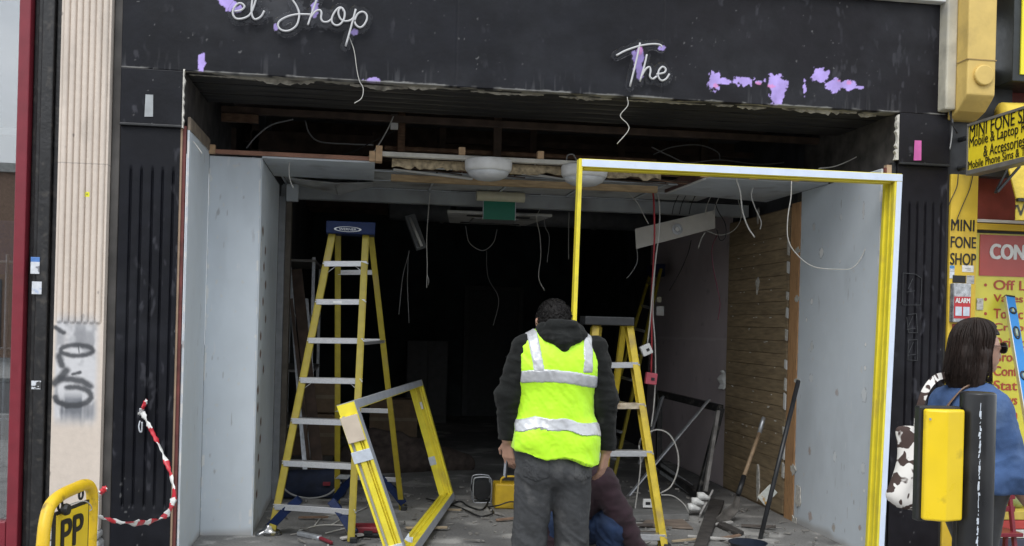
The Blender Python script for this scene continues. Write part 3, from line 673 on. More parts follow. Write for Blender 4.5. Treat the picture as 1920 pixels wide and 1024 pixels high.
MB().box((PX0-.02, -.075, .246), (PX1+.012, .1, .299)).build('base_moulding', Mb, sp, bevel=.022, seg=3)
one('recess_strip', MB().box((-1.554, .03, 0), (-1.503, .12, 3.9)), mat('recess_grey', (.075, .07, .066), .6, var=.4, scale=5), 'narrow dark grey strip between cream pilaster and black pilaster', 'trim', bevel=.006)  # dark grey strip set back in the gap between the two pilasters
bp = thing('window_surround', (-1.89, 0, 0), 'chipped black moulded surround between the red frame and cream pilaster', 'trim')
mk = mat('chipped_black', (.014, .014, .015), .42, var=.4, scale=14, bump=.5, bscale=45, dirt=(.05, .045, .04), dirt_amt=.25, dirt_scale=22)
for a, b, y in ((-2.014, -1.985, .05), (-1.984, -1.955, .02), (-1.954, -1.885, -.005), (-1.884, -1.8395, .03)):
    MB().box((a, y, 0), (b, .15, 4.0)).build('moulding', mk, bp, bevel=.008, seg=3)
for nm, px, py, w_, h_, lb in (('sticker', 66, 498, .05, .10, 'blue and white sticker on the black window surround'), ('stamp_sticker', 69, 540, .055, .075, 'pale perforated sticker below the blue one on black surround'), ('torn_sticker', 68, 722, .055, .05, 'torn grey sticker remnant low on the black surround')):
    q = at(px, py, Y=-.008)
    def scol(s, t, nm=nm, h_=h_):
        c = np.tile(np.array([.62, .64, .68]), (len(s), 1))
        if nm == 'sticker':
            c = mixc(c, (.08, .2, .5), ((t > h_*.72)*1.0)); c = mixc(c, (.12, .12, .14), (vn(s*60, t*50, 3) > .6)*(t < h_*.55)*.8)
        elif nm == 'stamp_sticker': c = mixc(c, (.35, .45, .7), sm(fbm(s*40, t*40, 5), .45, .6)*(t < h_*.5)*.7)
        else: c = mixc(c, (.05, .05, .05), (fbm(s*50, t*60, 4) > .5)*1.0)
        return c
    tag(sheet(nm, (q[0]-w_/2, -.010, q[2]-h_/2), (w_, 0, 0), (0, 0, h_), 20, 30, scol, vcp, back=.003), lb, 'sticker')
# the red framed window
win = thing('shop_window', (-2.6, 0, 0), 'red framed shop window of the neighbour reflecting grey sky', 'window')
MB().box((-2.080, -.02, 0), (-2.015, .08, 4.0)).build('red_frame', M_red, win, bevel=.008)
MB().box((-4.0, -.02, 0), (-2.081, .08, .35)).build('sill_panel', M_red, win, bevel=.008)
MB().box((-4.0, .03, .351), (-2.081, .036, 4.0)).build('pane', glassmat('window_glass', .0, (.8, .83, .85), .30, 1.5), win)
q = at(30, 248, Y=.18); MB().box((-4.0, .16, q[2]-.02), (-2.05, .2, q[2]+.02)).build('inner_rail', M_white, win)
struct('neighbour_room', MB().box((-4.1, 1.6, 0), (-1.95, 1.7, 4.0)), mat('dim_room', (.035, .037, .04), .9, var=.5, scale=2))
struct('neighbour_floor', MB().box((-4.1, .05, -.1), (-1.9, 1.6, .05)), M_dark)
struct('neighbour_side_wall', MB().box((-2.01, .16, 0), (-1.98, 1.6, 4.0)), M_dark)
for x, y0, y1, c_, nm, lb in ((-2.25, .5, 1.1, (.05, .06, .2), 'blue_reflection', 'blue board behind the red framed window glass, standing in for a reflection'), (-2.3, .35, .4, (.5, .5, .5), 'window_rack', 'chrome display rack inside the red framed window')):
    if nm == 'blue_reflection': one(nm, MB().box((-2.6, .7, 2.0-.17), (-2.1, .74, 2.18)), mat('blue_reflection', c_, .5), lb, 'reflection', bevel=.004)  # added blue board imitates a blue reflection in the pane
    else:
        r_ = thing(nm, (-2.25, .5, .05), lb, 'rack')
        for xx in (-2.45, -2.28, -2.12):
            MB().tube([(xx, .5, .05), (xx, .5, 1.95)], .012, 8).build('upright', M_steel, r_, smooth=True)
        for z_ in (.9, 1.35, 1.9): MB().tube([(-2.5, .5, z_), (-2.08, .5, z_)], .01, 8).build('rail', M_steel, r_, smooth=True)

# ================================================================== NEIGHBOUR ON THE RIGHT
M_sy = mat('shop_yellow', (.66, .45, .04), .5, var=.10, scale=8, bump=.1, dirt=(.42, .28, .06), dirt_amt=.3, dirt_scale=3)
M_con = mat('console_yellow', (.62, .44, .13), .6, var=.10, scale=7, bump=.25, bscale=40, dirt=(.38, .27, .09), dirt_amt=.35, dirt_scale=4)
M_txt = mat('black_lettering', (.012, .011, .010), .5, bump=0)
cs = thing('convenience_shop', (4.6, 0, 0), 'yellow and red shopfront of the neighbouring phone and convenience shop', 'shopfront')
M_dg = mat('dark_grey_band', (.030, .032, .035), .5, var=.3)
MB().box((3.853, .0, 0), (4.05, .10, at(1800, 327, Y=0)[2])).build('yellow_pilaster', M_sy, cs, bevel=.005)
MB().box((3.836, .02, 0), (3.852, .10, 3.8)).build('edge_strip', M_blk, cs)
MB().box((3.853, .03, at(1800, 327, Y=0)[2]+.001), (4.3, .12, 3.4)).build('grey_band', M_dg, cs)
for wd, y0, y1, x0, x1 in (('MINI', 413, 432, 1780, 1827), ('FONE', 445, 464, 1778, 1830), ('SHOP', 476, 496, 1776, 1830)):
    p, q = at(x0, y1, Y=-.002), at(x1, y0, Y=-.002); text(wd, M_txt, (max(p[0], 3.858), -.003, p[2]), (1, 0, 0), (0, 0, 1), q[0]-max(p[0], 3.858), q[2]-p[2], cs, bold=.022)
# console bracket with round boss
kx0, kx1 = at(1815, 100, Y=-.22)[0], at(1868, 100, Y=-.22)[0]
zb = at(1840, 178, Y=-.22)[2]; zk = at(1820, 228, Y=.0)[2]
poly = [(kx0, -.22, 4.2), (kx0, -.22, zb), (kx0, -.19, zb-.03), (kx0, -.12, zb-.09), (kx0, -.02, zk), (kx0, .05, zk), (kx0, .05, 4.2)]
con = thing('console_bracket', (kx0+.1, -.1, zk), 'ochre painted console bracket with a round boss above the pilaster', 'bracket')
MB().prism(poly, (1, 0, 0), kx1-kx0).build('body', M_con, con, bevel=.01)
q = at(1843, 142, Y=-.22); rb_ = .067
MB().lathe([(rb_, 0), (rb_, .018), (rb_-.006, .024)], (q[0], -.22, q[2]), (0, -1, 0), 36).build('boss', M_con, con, smooth=False, bevel=.003)
MB().box((kx0-.004, -.224, at(1840, 112, Y=-.22)[2]-.004), (kx1+.003, -.10, at(1840, 112, Y=-.22)[2]+.003)).build('joint_line', mat('ochre_joint', (.33, .23, .09), .8), con)
MB().box((kx0-.075, -.10, zk+.05), (kx0-.001, .02, 4.2)).build('side_return', mat('pale_render', (.50, .47, .38), .8, var=.3, scale=6, dirt=(.2, .2, .2), dirt_amt=.4), con, bevel=.012)
# projecting sign, set square to the street
xs = at(1815, 235, Y=-.12)[0]; zt_ = at(1815, 235, Y=-.12)[2]; zb_ = at(1815, 324, Y=-.12)[2]
ps = thing('projecting_sign', (xs, -.5, zb_), 'yellow projecting sign with black lettering beginning MINI FONE', 'sign')
MB().box((xs, -.92, zb_+.012), (xs+.07, -.132, zt_-.012)).build('panel', mat('sign_yellow', (.92, .72, .03), .4, var=.04, bump=.02), ps)
for a, b in (((xs-.008, -.93, zt_-.012), (xs+.078, -.12, zt_+.006)), ((xs-.008, -.93, zb_-.02), (xs+.078, -.12, zb_+.012)), ((xs-.008, -.132, zb_+.012), (xs+.078, -.12, zt_-.012)), ((xs-.008, -.932, zb_+.012), (xs+.078, -.92, zt_-.012))):
    MB().box(a, b).build('frame', mat('sign_frame', (.16, .15, .13), .5, var=.2), ps, bevel=.002)
MB().tube([(xs+.035, -.12, zt_-.07), (xs+.035, .04, zt_-.07)], .016, 10).build('bracket_arm', M_dg, ps, smooth=True)
MB().tube([(xs+.035, -.12, zb_+.05), (xs+.035, .04, zb_+.05)], .016, 10).build('bracket_arm', M_dg, ps, smooth=True)
sy = lambda px: at(px, 280, X=xs)[1]
for body, x0, x1, zc, hh in (('MINI FONE SHOP', 1818, 1957, .80, .088), ('Mobile & Laptop Repairs', 1818, 2000, .545, .085), ('& Accessories', 1845, 1922, .335, .072), ('Mobile Phone Sims & Top Ups', 1817, 1990, .105, .068)):
    y0 = sy(x0); y1 = max(sy(x1), -.91); hs = zt_-zb_
    text(body, M_txt, (xs-.003, y0, zb_+hs*(zc-.11)+.004), (0, -1, 0), (0, 0, 1), y0-y1, hh, ps, bold=.014)
# illuminated box over the next window
bx = thing('light_box', (4.6, -.1, 3.2), 'black sided sign box with yellow face above the neighbouring awning', 'sign')
b0 = at(1868, 120, Y=-.02)[0]; zbb = at(1870, 165, Y=0)[2]
MB().box((b0, -.20, zbb), (6.0, .1, 4.1)).build('case', mat('case_black_green', (.018, .022, .022), .4, var=.3), bx, bevel=.006)
MB().box((b0+.05, -.212, zbb+.045), (5.95, -.201, 4.05)).build('face', mat('face_yellow', (.82, .74, .03), .35, var=.03, bump=0), bx)
# awning: folded yellow cloth, arms, drooping valance with scrawl
aw = thing('awning', (4.6, -.2, 2.5), 'folded yellow shop awning with black scrawl on its valance', 'awning')
a0 = at(1862, 340, Y=-.05)[0]
def cloth_c(s, t): return np.tile(np.array([.70, .52, .05]), (len(s), 1))*(.8+.35*fbm(s*5, t*5, 3))[:, None]
zA, zB = at(1880, 190, Y=-.1)[2], at(1880, 330, Y=-.25)[2]
mbb = MB().tube(cat_rom([(a0+.02, -.08, zA-.08), (a0+.3, -.085, zA-.075), (a0+1.2, -.08, zA-.08)]), .075, 14); mbb.build('roll', mat('awning_cloth', (.70, .52, .06), .8, var=.15, scale=8, bump=.4, bscale=20), aw, smooth=True)
def val_d(s, t): return .03*np.sin(s*26)*(1-t/.5)+.012*fbm(s*9, t*9, 4)
zv0, zv1, zv2 = at(1880, 412, Y=-.3)[2], at(1880, 375, Y=-.3)[2], at(1880, 318, Y=-.3)[2]
YV = [gq for gq in [[(1870, 378), (1872, 400), (1880, 404)], [(1889, 380), (1884, 404)], [(1893, 385), (1898, 402), (1905, 386)], [(1908, 386), (1912, 403), (1920, 384)]]]
def val_c(s, t):
    c = cloth_c(s, t)
    for l_ in YV:
        pts = [(lambda g: (g[0]-a0, g[2]-zv0))(at(x, y, Y=-.3)) for x, y in l_]; c = mixc(c, (.03, .03, .02), sm(.010-seg_d(s, t, pts), 0, .005))
    return c
sheet('valance', (a0, -.30, zv0), (1.4, 0, 0), (0, 0, zv1-zv0), 240, 30, val_c, vcp, lambda s, t: .018*np.sin(s*30)*(1-t/(zv1-zv0+1e-6)), aw, back=.004)
sheet('canopy', (a0, -.30, zv1+.01), (1.4, 0, 0), (0, .18, zv2+.22-zv1), 100, 30, cloth_c, vcp, lambda s, t: .01*fbm(s*7, t*7, 6), aw, back=.004)
MB().bar((a0, -.315, zv1+.004), (a0+1.4, -.315, zv1+.004), .025, .02, (0, 1, 0)).build('front_bar', M_blk, aw)
MB().bar(at(1866, 362, Y=-.34), at(1888, 318, Y=-.33), .012, .012).build('arm', M_blk, aw); MB().bar(at(1870, 360, Y=-.36), at(1912, 312, Y=-.36), .014, .014).build('arm', M_blk, aw)
# red fascia, shutter rails, poster wall
rp0 = at(1833, 360, Y=.12)[0]
MB().box((4.051, .13, zv0-.12), (6.2, .2, 3.3)).build('red_fascia', mat('dull_red_panel', (.22, .045, .035), .5, var=.15), cs)
MB().box((4.051, .10, at(1870, 418, Y=.1)[2]), (6.2, .14, at(1870, 412, Y=.1)[2])).build('tube_light', M_white, cs, bevel=.004)
MB().box((4.051, .09, at(1870, 432, Y=.1)[2]), (6.2, .16, at(1870, 420, Y=.1)[2])).build('yellow_rail', M_sy, cs, bevel=.004)
MB().box((4.051, .11, at(1870, 437, Y=.1)[2]), (6.2, .17, at(1870, 433, Y=.1)[2])).build('black_rail', M_blk, cs)
zp1, zp0 = at(1870, 438, Y=.12)[2], .42
po = thing('poster_board', (4.6, .13, zp0), 'yellow poster board with red heading panel and red product list', 'sign')
MB().box((4.052, .12, zp0), (6.2, .16, zp1)).build('board', mat('poster_yellow', (.66, .60, .06), .35, var=.05, bump=.02, coat=.3), po)
h0, h1 = at(1870, 518, Y=.12)[2], at(1870, 441, Y=.12)[2]; hx = at(1836, 480, Y=.12)[0]
MB().box((hx, .113, h0), (6.1, .119, h1)).build('heading_panel', mat('poster_red', (.42, .055, .04), .35, var=.05, bump=.02, coat=.3), po)
M_wt = mat('white_letter', (.74, .74, .72), .4, bump=0); M_rt = mat('red_letter', (.42, .07, .035), .4, bump=0)
p, q = at(1857, 485, Y=.11), at(1921, 460, Y=.11); text('CON', M_wt, (p[0], .110, p[2]), (1, 0, 0), (0, 0, 1), q[0]-p[0], q[2]-p[2], po, bold=.07)
LN = ['Off Li', 'Vapes', 'Tobac', 'Crisps', 'Drinks', 'Groce', 'Conf', 'Stat', 'News', 'Phon', 'Swee', 'Froze', 'Veget', 'Ban']
for i, b_ in enumerate(LN):
    yb = 543+i*26.9; p = at(1863, yb, Y=.118); wid = .030*len(b_)*1.45
    text(b_, M_rt, (p[0], .1175, p[2]), (1, 0, 0), (0, 0, 1), wid, .066, po, bold=.035)
    MB().lathe([(.011, 0), (.011, .002)], (at(1848, yb-8, Y=.118)[0], .1195, p[2]+.03), (0, -1, 0), 12).build('bullet', M_rt, po)
# alarm box and stickers on the yellow pilaster
al = thing('alarm_box', (3.93, -.05, 1.6), 'red and silver ALARM box on the yellow pilaster', 'alarm')
p, q = at(1777, 604, Y=-.04), at(1820, 532, Y=-.04); p[0] = max(p[0], 3.86)
MB().box((p[0], -.05, p[2]), (q[0], -.001, q[2])).build('case', mat('alarm_silver', (.42, .43, .44), .3, var=.4, scale=30, metal=.5), al, bevel=.006)
hz = q[2]-p[2]; MB().box((p[0]+.004, -.053, p[2]+hz*.10), (q[0]-.004, -.0505, p[2]+hz*.66)).build('red_label', mat('alarm_red', (.45, .03, .035), .4, bump=0), al)
text('ALARM', M_wt, (p[0]+.012, -.0545, p[2]+hz*.50), (1, 0, 0), (0, 0, 1), q[0]-p[0]-.024, hz*.12, al, bold=.05)
for a in (.1, .54): MB().box((p[0]+(q[0]-p[0])*a, -.0555, p[2]+hz*.17), (p[0]+(q[0]-p[0])*(a+.36), -.0535, p[2]+hz*.40)).build('label_window', M_tape, al)
for nm, x0, y0, x1, y1, cc, lb in (('notice', 1777, 498, 1790, 522, (.6, .63, .66), 'blue topped notice sticker under the SHOP lettering'), ('notice', 1804, 498, 1826, 510, (.66, .64, .6), 'small cream printed notice beside the blue topped notice'), ('notice', 1812, 517, 1827, 532, (.4, .4, .4), 'grey square sticker above the alarm box corner'), ('notice', 1831, 560, 1844, 581, (.55, .55, .52), 'pale notice on the edge of the poster board'), ('notice', 1785, 608, 1800, 628, (.38, .05, .04), 'small red sticker below the alarm box')):
    p, q = at(x0, y1, Y=-.002), at(x1, y0, Y=-.002); p[0] = max(p[0], 3.857); yy = -.0015 if x0 < 1830 else .112
    if x0 > 1830: p, q = at(x0, y1, Y=.112), at(x1, y0, Y=.112)
    def ncol(s, t, cc=cc, h_=q[2]-p[2], x0=x0):
        c = np.tile(np.array(cc), (len(s), 1)); c = mixc(c, np.array(cc)*.35, (vn(s*70, np.floor(t*90), 3) > .55)*((t*90) % 1 < .5)*.8)
        if x0 == 1777: c = mixc(c, (.08, .25, .5), (t > h_*.75)*1.0)
        return c
    tag(sheet(nm, (p[0], yy, p[2]), (q[0]-p[0], 0, 0), (0, 0, q[2]-p[2]), 14, 18, ncol, vcp, back=.0012), lb, 'sticker')
p, q = at(1786, 530, Y=-.002), at(1811, 517, Y=-.002); tag(MB().box((p[0], -.003, p[2]), (q[0], -.0005, q[2])).build('black_sticker', M_txt), 'black letter block above the alarm box', 'sticker')
# a crate shelf and fruit under the poster
sh = thing('display_stand', (4.3, -.3, 0), 'low striped display stand with goods below the poster board', 'stand')
for i, cc in enumerate(((.55, .42, .05), (.06, .06, .09), (.6, .6, .55), (.5, .06, .05), (.6, .45, .08))):
    MB().box((4.05, -.25, .16+i*.06), (5.2, .05, .215+i*.06)).build('shelf_edge', mat('shelf_%d' % i, cc, .5), sh, bevel=.004)
for x in (4.1, 5.1): MB().box((x, -.2, 0), (x+.04, 0, .158)).build('leg', M_blk, sh)
ch = thing('red_chair', (4.0, -.45, 0), 'small red slatted chair standing behind the black post', 'chair')
for x in (3.93, 4.08):
    MB().bar((x, -.5, 0), (x-.02, -.40, .62), .022, .03).build('leg', M_red, ch, bevel=.003); MB().bar((x, -.33, 0), (x, -.35, .34), .022, .03).build('leg', M_red, ch, bevel=.003)
for z_ in (.5, .58): MB().box((3.92, -.425, z_-.015), (4.09, -.41, z_+.02)).build('back_slat', M_red, ch, bevel=.003)
MB().box((3.92, -.50, .34), (4.10, -.32, .365)).build('seat', M_red, ch, bevel=.004)
for i, (x, z_) in enumerate(((4.12, .52), (4.2, .54), (4.3, .53), (4.42, .52))):
    one('melon', MB().lathe([(.001, -.07), (.035, -.062), (.06, -.03), (.068, 0), (.06, .03), (.035, .062), (.001, .07)], (x, -.12, .458+.068), (0, 0, 1), 16), mat('melon_green', (.35, .42, .2), .5, var=.4, scale=12), ['pale green melon nearest the black post on the stand', 'second melon from the post on the display stand', 'third melon from the post on the display stand', 'melon farthest from the post on the display stand'][i], 'fruit', 'melons on the stand', smooth=True)

# ================================================================== SIGNS AND LEFTOVERS ON THE BLACK FASCIA
M_neon = mat('milky_neon_tube', (.52, .52, .53), .3, var=.03, bump=0)
M_acr = glassmat('clear_acrylic', .03, (.96, .96, .97), .0, 1.2)
def neon(nm, lab, strokes, off, sc):
    allp = []
    root = None
    for stq in strokes:
        px = [(off[0]+x/sc, off[1]+y/sc) for x, y in stq]; allp.append(cat_rom([at(a, b, Y=-.055) for a, b in px], 5))
    c = np.mean(np.concatenate([np.array(a) for a in allp]), 0); root = thing(nm, (c[0], -.02, c[2]), lab, 'neon sign')
    for a in allp: MB().tube(a, .0062, 8).build('neon_tube', M_neon, root, smooth=True)
    pr = []
    for a in allp:
        for p, q in zip(a[:-1:2], list(a[2::2])+[a[-1]]): pr.append(((p[0], -.032, p[2]), (q[0], -.032, q[2]), .030, .030))
    P = np.concatenate([np.array(a) for a in allp])
    D = sdf(pr, (P[:, 0].min()-.06, -.056, P[:, 2].min()-.06), (P[:, 0].max()+.06, -.008, P[:, 2].max()+.06), .004, k=.012, cut=lambda D, X, Y, Z: np.maximum(D, np.abs(Y+.034)-.0046))
    nets('backing_plate', D, M_acr, root)
    return root
n1 = neon('neon_sign', 'unlit white script neon lettering reading el Shop on clear backing', [
    [(185, 100), (240, 90), (272, 60), (250, 32), (215, 32), (180, 70), (170, 120), (195, 160), (240, 165), (290, 150), (325, 120), (352, 60), (375, -20), (370, -60), (350, -50), (336, 40), (335, 120), (355, 165), (385, 165), (420, 140), (445, 95)],
    [(660, -70), (690, -5), (725, 50), (748, 110), (745, 170), (720, 230), (660, 268), (600, 265), (565, 230), (578, 185), (640, 148), (720, 127), (800, 125), (848, 127)],
    [(925, -60), (905, -10), (880, 60), (850, 145), (825, 220)], [(848, 155), (890, 102), (928, 88), (944, 112), (940, 160), (960, 190), (1000, 190), (1035, 165)],
    [(1140, 100), (1120, 68), (1085, 75), (1045, 130), (1033, 180), (1050, 212), (1080, 222), (1112, 208), (1140, 165), (1146, 110), (1125, 72), (1098, 82), (1092, 120), (1112, 168), (1150, 185), (1195, 178), (1232, 148)],
    [(1243, 80), (1215, 190), (1155, 405)], [(1232, 180), (1258, 125), (1300, 103), (1335, 125), (1340, 170), (1312, 222), (1278, 240), (1245, 218), (1234, 190)]], (400, 0), 4.6556)
n2 = neon('neon_word', 'unlit white script neon word The above the right half of opening', [
    [(190, 152), (250, 120), (340, 90), (420, 78), (470, 82), (484, 98)], [(343, 70), (320, 180), (278, 350)], [(387, 145), (370, 220), (342, 318)],
    [(350, 290), (378, 240), (404, 226), (411, 250), (406, 285), (425, 302), (450, 285)], [(448, 272), (498, 262), (508, 238), (487, 224), (464, 248), (460, 285), (480, 312), (510, 302), (532, 270)]], (1100, 60), 3.4286)
for pts, par in ((((655, 70), (664, 95), (669, 130), (674, 152), (681, 166), (678, 184), (664, 194)), n1), (((1176, 182), (1177, 198), (1163, 217), (1176, 232), (1178, 245), (1157, 270)), n2)):
    wire('cable', pw(pts, -.03), .0028, M_wirew, None, parent=par)
def patch(nm, x0, y0, x1, y1, mt, lb, Yp=-.006, cat='tape'):
    p, q = at(x0, y1, Y=Yp), at(x1, y0, Y=Yp)
    poly = [(p[0], Yp, p[2]), (q[0], Yp, p[2]+.003), (q[0]-.002, Yp, q[2]), (p[0]+.003, Yp, q[2])]
    return one(nm, MB().prism(poly, (0, -1, 0), .0025), mt, lb, cat)
patch('tape_strip', 271, 178, 288, 219, mat('grey_tape', (.33, .35, .36), .4, var=.15, bump=.3, bscale=25), 'strip of grey tape on the left pilaster cap')
patch('pink_tape', 1713, 264, 1728, 301, mat('pink_tape', (.56, .12, .36), .4, var=.15, bump=.3, bscale=25), 'bright pink rectangle stuck on the right pilaster cap')
# dried glue outlines on the right pilaster
for pts, lb in (([(1693, 512), (1716, 514), (1728, 522), (1726, 572), (1692, 572), (1693, 512)], 'large clear tape outline left on the right pilaster'), ([(1702, 590), (1718, 588), (1720, 624), (1703, 624), (1700, 595)], 'middle clear tape outline on the right pilaster'), ([(1703, 638), (1720, 637), (1720, 676), (1702, 675), (1703, 638)], 'lowest clear tape outline on the right pilaster')):
    P = [at(a, b, Y=.012) for a, b in pts]; mbb = MB()
    for a, b in zip(P[:-1], P[1:]):
        mbb.bar(a, b, .006, .003, (0, 1, 0))
    c_ = np.mean(P, 0)
    mbb.bar(c_-(.02, 0, .03), c_+(.01, 0, .04), .004, .003, (0, 1, 0)); mbb.bar(c_-(.03, 0, .05), c_+(.03, 0, -.04), .004, .003, (0, 1, 0))
    one('tape_outline', mbb, mat('dry_glue', (.045, .047, .05), .35, var=.4, scale=60), lb, 'tape')
# loose cables by the pilaster
wire('loose_cable', pw([(1770, -20), (1768, 25), (1768, 60), (1772, 110), (1777, 160), (1780, 210), (1786, 225), (1784, 260), (1781, 280)], -.03), .0045, M_wireg, 'grey cable hanging down the right edge of the fascia')
wire('loose_cable', pw([(1772, -20), (1785, 20), (1795, 60), (1794, 110), (1790, 170), (1783, 222), (1795, 250)], -.05), .006, M_wirek, 'thick black cable hanging beside the ochre console')
wire('loose_cable', pw([(1774, -15), (1788, 25), (1792, 70), (1793, 105), (1789, 165), (1785, 205)], -.06), .004, M_cream, 'cream cable tied beside the black cable on the console')
wire('loose_cable', pw([(1797, 325), (1794, 350), (1783, 375), (1779, 385)], -.012), .003, M_wirek, 'thin black wire crossing the top of the yellow pilaster')
wire('loose_cable', pw([(1825, 325), (1818, 355), (1805, 385), (1795, 410), (1788, 432)], -.012), .003, M_wirek, 'black wire curving down over the word MINI')
# padlock hasp, barrier tape
pk = thing('hasp', at(266, 775, Y=.0), 'steel hasp with shackle on the left black pilaster', 'hasp')
q = at(266, 772, Y=0); MB().box(q-(.014, .016, .022), q+(.014, .0, .022)).build('plate', M_steel, pk, bevel=.004)
q = at(265, 800, Y=-.01); MB().tube(cat_rom([q+(-.008, 0, .035), q+(-.012, -.01, 0), q+(-.004, -.016, -.028), q+(.006, -.014, -.026), q+(.006, -.01, .03)]), .005, 8).build('shackle', M_steel, pk, smooth=True)
def striped(name, pts, r, label, cat, step=.075, flat=.22):
    P = cat_rom(pts, 14); mb = MB(); N = len(P); n = 6; a = None; ang = 0
    for i, p in enumerate(P):
        d = nrm3(P[min(i+1, N-1)]-P[max(i-1, 0)]); a = np.cross(d, (.3, -1, .2)) if a is None else a; a = nrm3(a-d*(a@d)); b = np.cross(d, a)
        ang = 1.1*math.sin(i*.16)+.25*math.sin(i*.9); rw = r*(1+.22*math.sin(i*.55)+.12*math.sin(i*1.7)); u = a*math.cos(ang)+b*math.sin(ang); v = -a*math.sin(ang)+b*math.cos(ang)
        for k_ in range(n): t = 2*math.pi*k_/n; mb.v.append(tuple(p+u*rw*math.cos(t)+v*rw*flat*math.sin(t)))
    for i in range(N-1):
        for k_ in range(n): k2 = (k_+1) % n; mb.f.append((i*n+k_, i*n+k2, (i+1)*n+k2, (i+1)*n+k_))
    me = bpy.data.meshes.new(name); me.from_pydata(mb.v, [], mb.f); o = link(name, me, mat('white_tape', (.72, .72, .70), .4, bump=.1), smooth=True)
    o.data.materials.append(mat('red_tape', (.50, .025, .04), .4, bump=.1))
    d = np.cumsum([0]+[np.linalg.norm(x-y) for x, y in zip(P[:-1], P[1:])])
    for i, f in enumerate(o.data.polygons):
        f.material_index = int(((d[i//n]+.010*((i % n)-3)) // step) % 2)
    return tag(o, label, cat)
def nrm3(v): v = np.array(v, float); return v/(np.linalg.norm(v)+1e-9)
tp = [at(266, 772, Y=-.03), at(280, 800, Y=-.06), at(300, 838, Y=-.10), at(317, 880, Y=-.18), at(326, 925, Y=-.35), at(315, 962, Y=-.7), at(285, 978, Y=-1.1), at(240, 980, Y=-1.5), at(200, 974, Y=-1.75), at(172, 967, Y=-1.92)]
striped('barrier_tape', tp, .015, 'twisted red and white barrier tape looping from hasp to yellow sign', 'tape', .115)
striped('tape_tail', [at(262, 778, Y=-.02), at(268, 765, Y=-.04), at(275, 749, Y=-.05)], .014, 'short red and white tape end knotted at the hasp', 'tape', .05)
striped('tape_end', [at(176, 938, Y=-1.95), at(188, 925, Y=-1.95), at(200, 913, Y=-1.95)], .014, 'frayed tape end sticking up beside the yellow sign frame', 'tape', .045)
# ---- yellow swing sign on the pavement
M_py = mat('yellow_tube_paint', (.72, .47, .015), .4, var=.08, scale=14, bump=.1, dirt=(.08, .06, .03), dirt_amt=.16, dirt_scale=16)
pp = thing('pavement_sign', (-1.75, -2.15, 0), 'yellow tubular pavement sign with black PP panel, tape tied to it', 'sign')
fr = [at(80, 1024, Y=-2.42), at(84, 985, Y=-2.40), at(93, 950, Y=-2.36), at(112, 930, Y=-2.28), at(140, 916, Y=-2.14), at(160, 909, Y=-2.03), at(170, 916, Y=-1.98), at(173, 940, Y=-1.96), at(170, 1024, Y=-1.96)]
f0, f1 = fr[0].copy(), fr[-1].copy(); f0[2] = .02; f1[2] = .02
MB().tube([f0]+cat_rom(fr, 8)+[f1], .0235, 14).build('tube_frame', M_py, pp, smooth=True)
A, B = at(101, 953, Y=-2.32), at(166, 945, Y=-2.02); U = (B-A); U[2] = 0; wU = np.linalg.norm(U); U /= wU; Nn = np.array([U[1], -U[0], 0])
if Nn[1] > 0: Nn = -Nn
zt_p = (A[2]+B[2])/2
def slab(name, u0, u1, z0, z1, d0, d1, mt):
    c = lambda u, z, d: A*(1, 1, 0)+U*u+Nn*d+np.array([0, 0, z])
    return MB().hexa([c(u0, z0, d0), c(u1, z0, d0), c(u1, z0, d1), c(u0, z0, d1), c(u0, z1, d0), c(u1, z1, d0), c(u1, z1, d1), c(u0, z1, d1)]).build(name, mt, pp, bevel=.002)
slab('panel_border', 0, wU, .12, zt_p, -.008, .004, M_txt); slab('panel', .012, wU-.012, .132, zt_p-.012, -.007, .006, mat('panel_yellow', (.78, .55, .02), .4, var=.05, bump=.03))
text('PP', M_txt, A*(1, 1, 0)+U*wU*.17+Nn*.0075+np.array([0, 0, zt_p-.155]), U, (0, 0, 1), wU*.62, .115, pp, bold=.05)
text('Pay', M_txt, A*(1, 1, 0)+U*wU*.17+Nn*.0075+np.array([0, 0, zt_p-.225]), U, (0, 0, 1), wU*.45, .055, pp, bold=.05)
for px, py, Yq in ((152, 922, -2.06), (113, 942, -2.27)):
    q = at(px, py, Y=Yq); MB().tube([q+(.018*math.cos(t)*U[0], .018*math.cos(t)*U[1], .018*math.sin(t)-.012) for t in np.linspace(0, 6.283, 14)], .005, 6, cap=False).build('hanger_ring', M_blk, pp, smooth=True)
q = at(114, 955, Y=-2.28); MB().lathe([(.02, -.012), (.024, 0), (.02, .012)], q+Nn*.02, Nn, 14).build('clip', M_blk, pp)
wire('tie_wire', pw([(118, 962, -2.26), (130, 947, -2.2), (160, 940, -2.08), (172, 955, -1.98), (150, 962, -2.1), (125, 958, -2.22)], 0), .0025, M_wirew, None, parent=pp)
# ---- black guard post with yellow push-button unit
gp = thing('guard_post', (2.0, -3.1, 0), 'thick black post with a yellow crossing unit on its side', 'post')
c_ = at(1834, 735, Y=-3.15); rr_ = .058
c0_ = (c_[0], c_[1], 0)
MB().lathe([(rr_, 0), (rr_, c_[2]-.006), (rr_-.006, c_[2]), (rr_*.3, c_[2]+.002)], c0_, (0, 0, 1), 40).build('post', mat('satin_black_steel', (.012, .0125, .014), .33, var=.3, scale=6, bump=.06, dirt=(.03, .03, .03), dirt_amt=.2), gp, smooth=True, bevel=.002)
a = at(1735, 768, Y=-3.2); b = at(1806, 978, Y=-3.2); zt1, zb1 = a[2], b[2]
x0, x1 = a[0]+.018, b[0]+.012; xm = at(1775, 870, Y=-3.22)[0]+.003; yb_ = -3.115; yf = -3.185
MB().prism([(x0-.010, yb_, zb1-.008), (x1, yb_, zb1-.008), (x1, yf+.03, zb1-.008), (x0-.012, yf+.03, zb1-.008)], (0, 0, 1), zt1-zb1+.016).build('unit_base', M_blk, gp, bevel=.006)
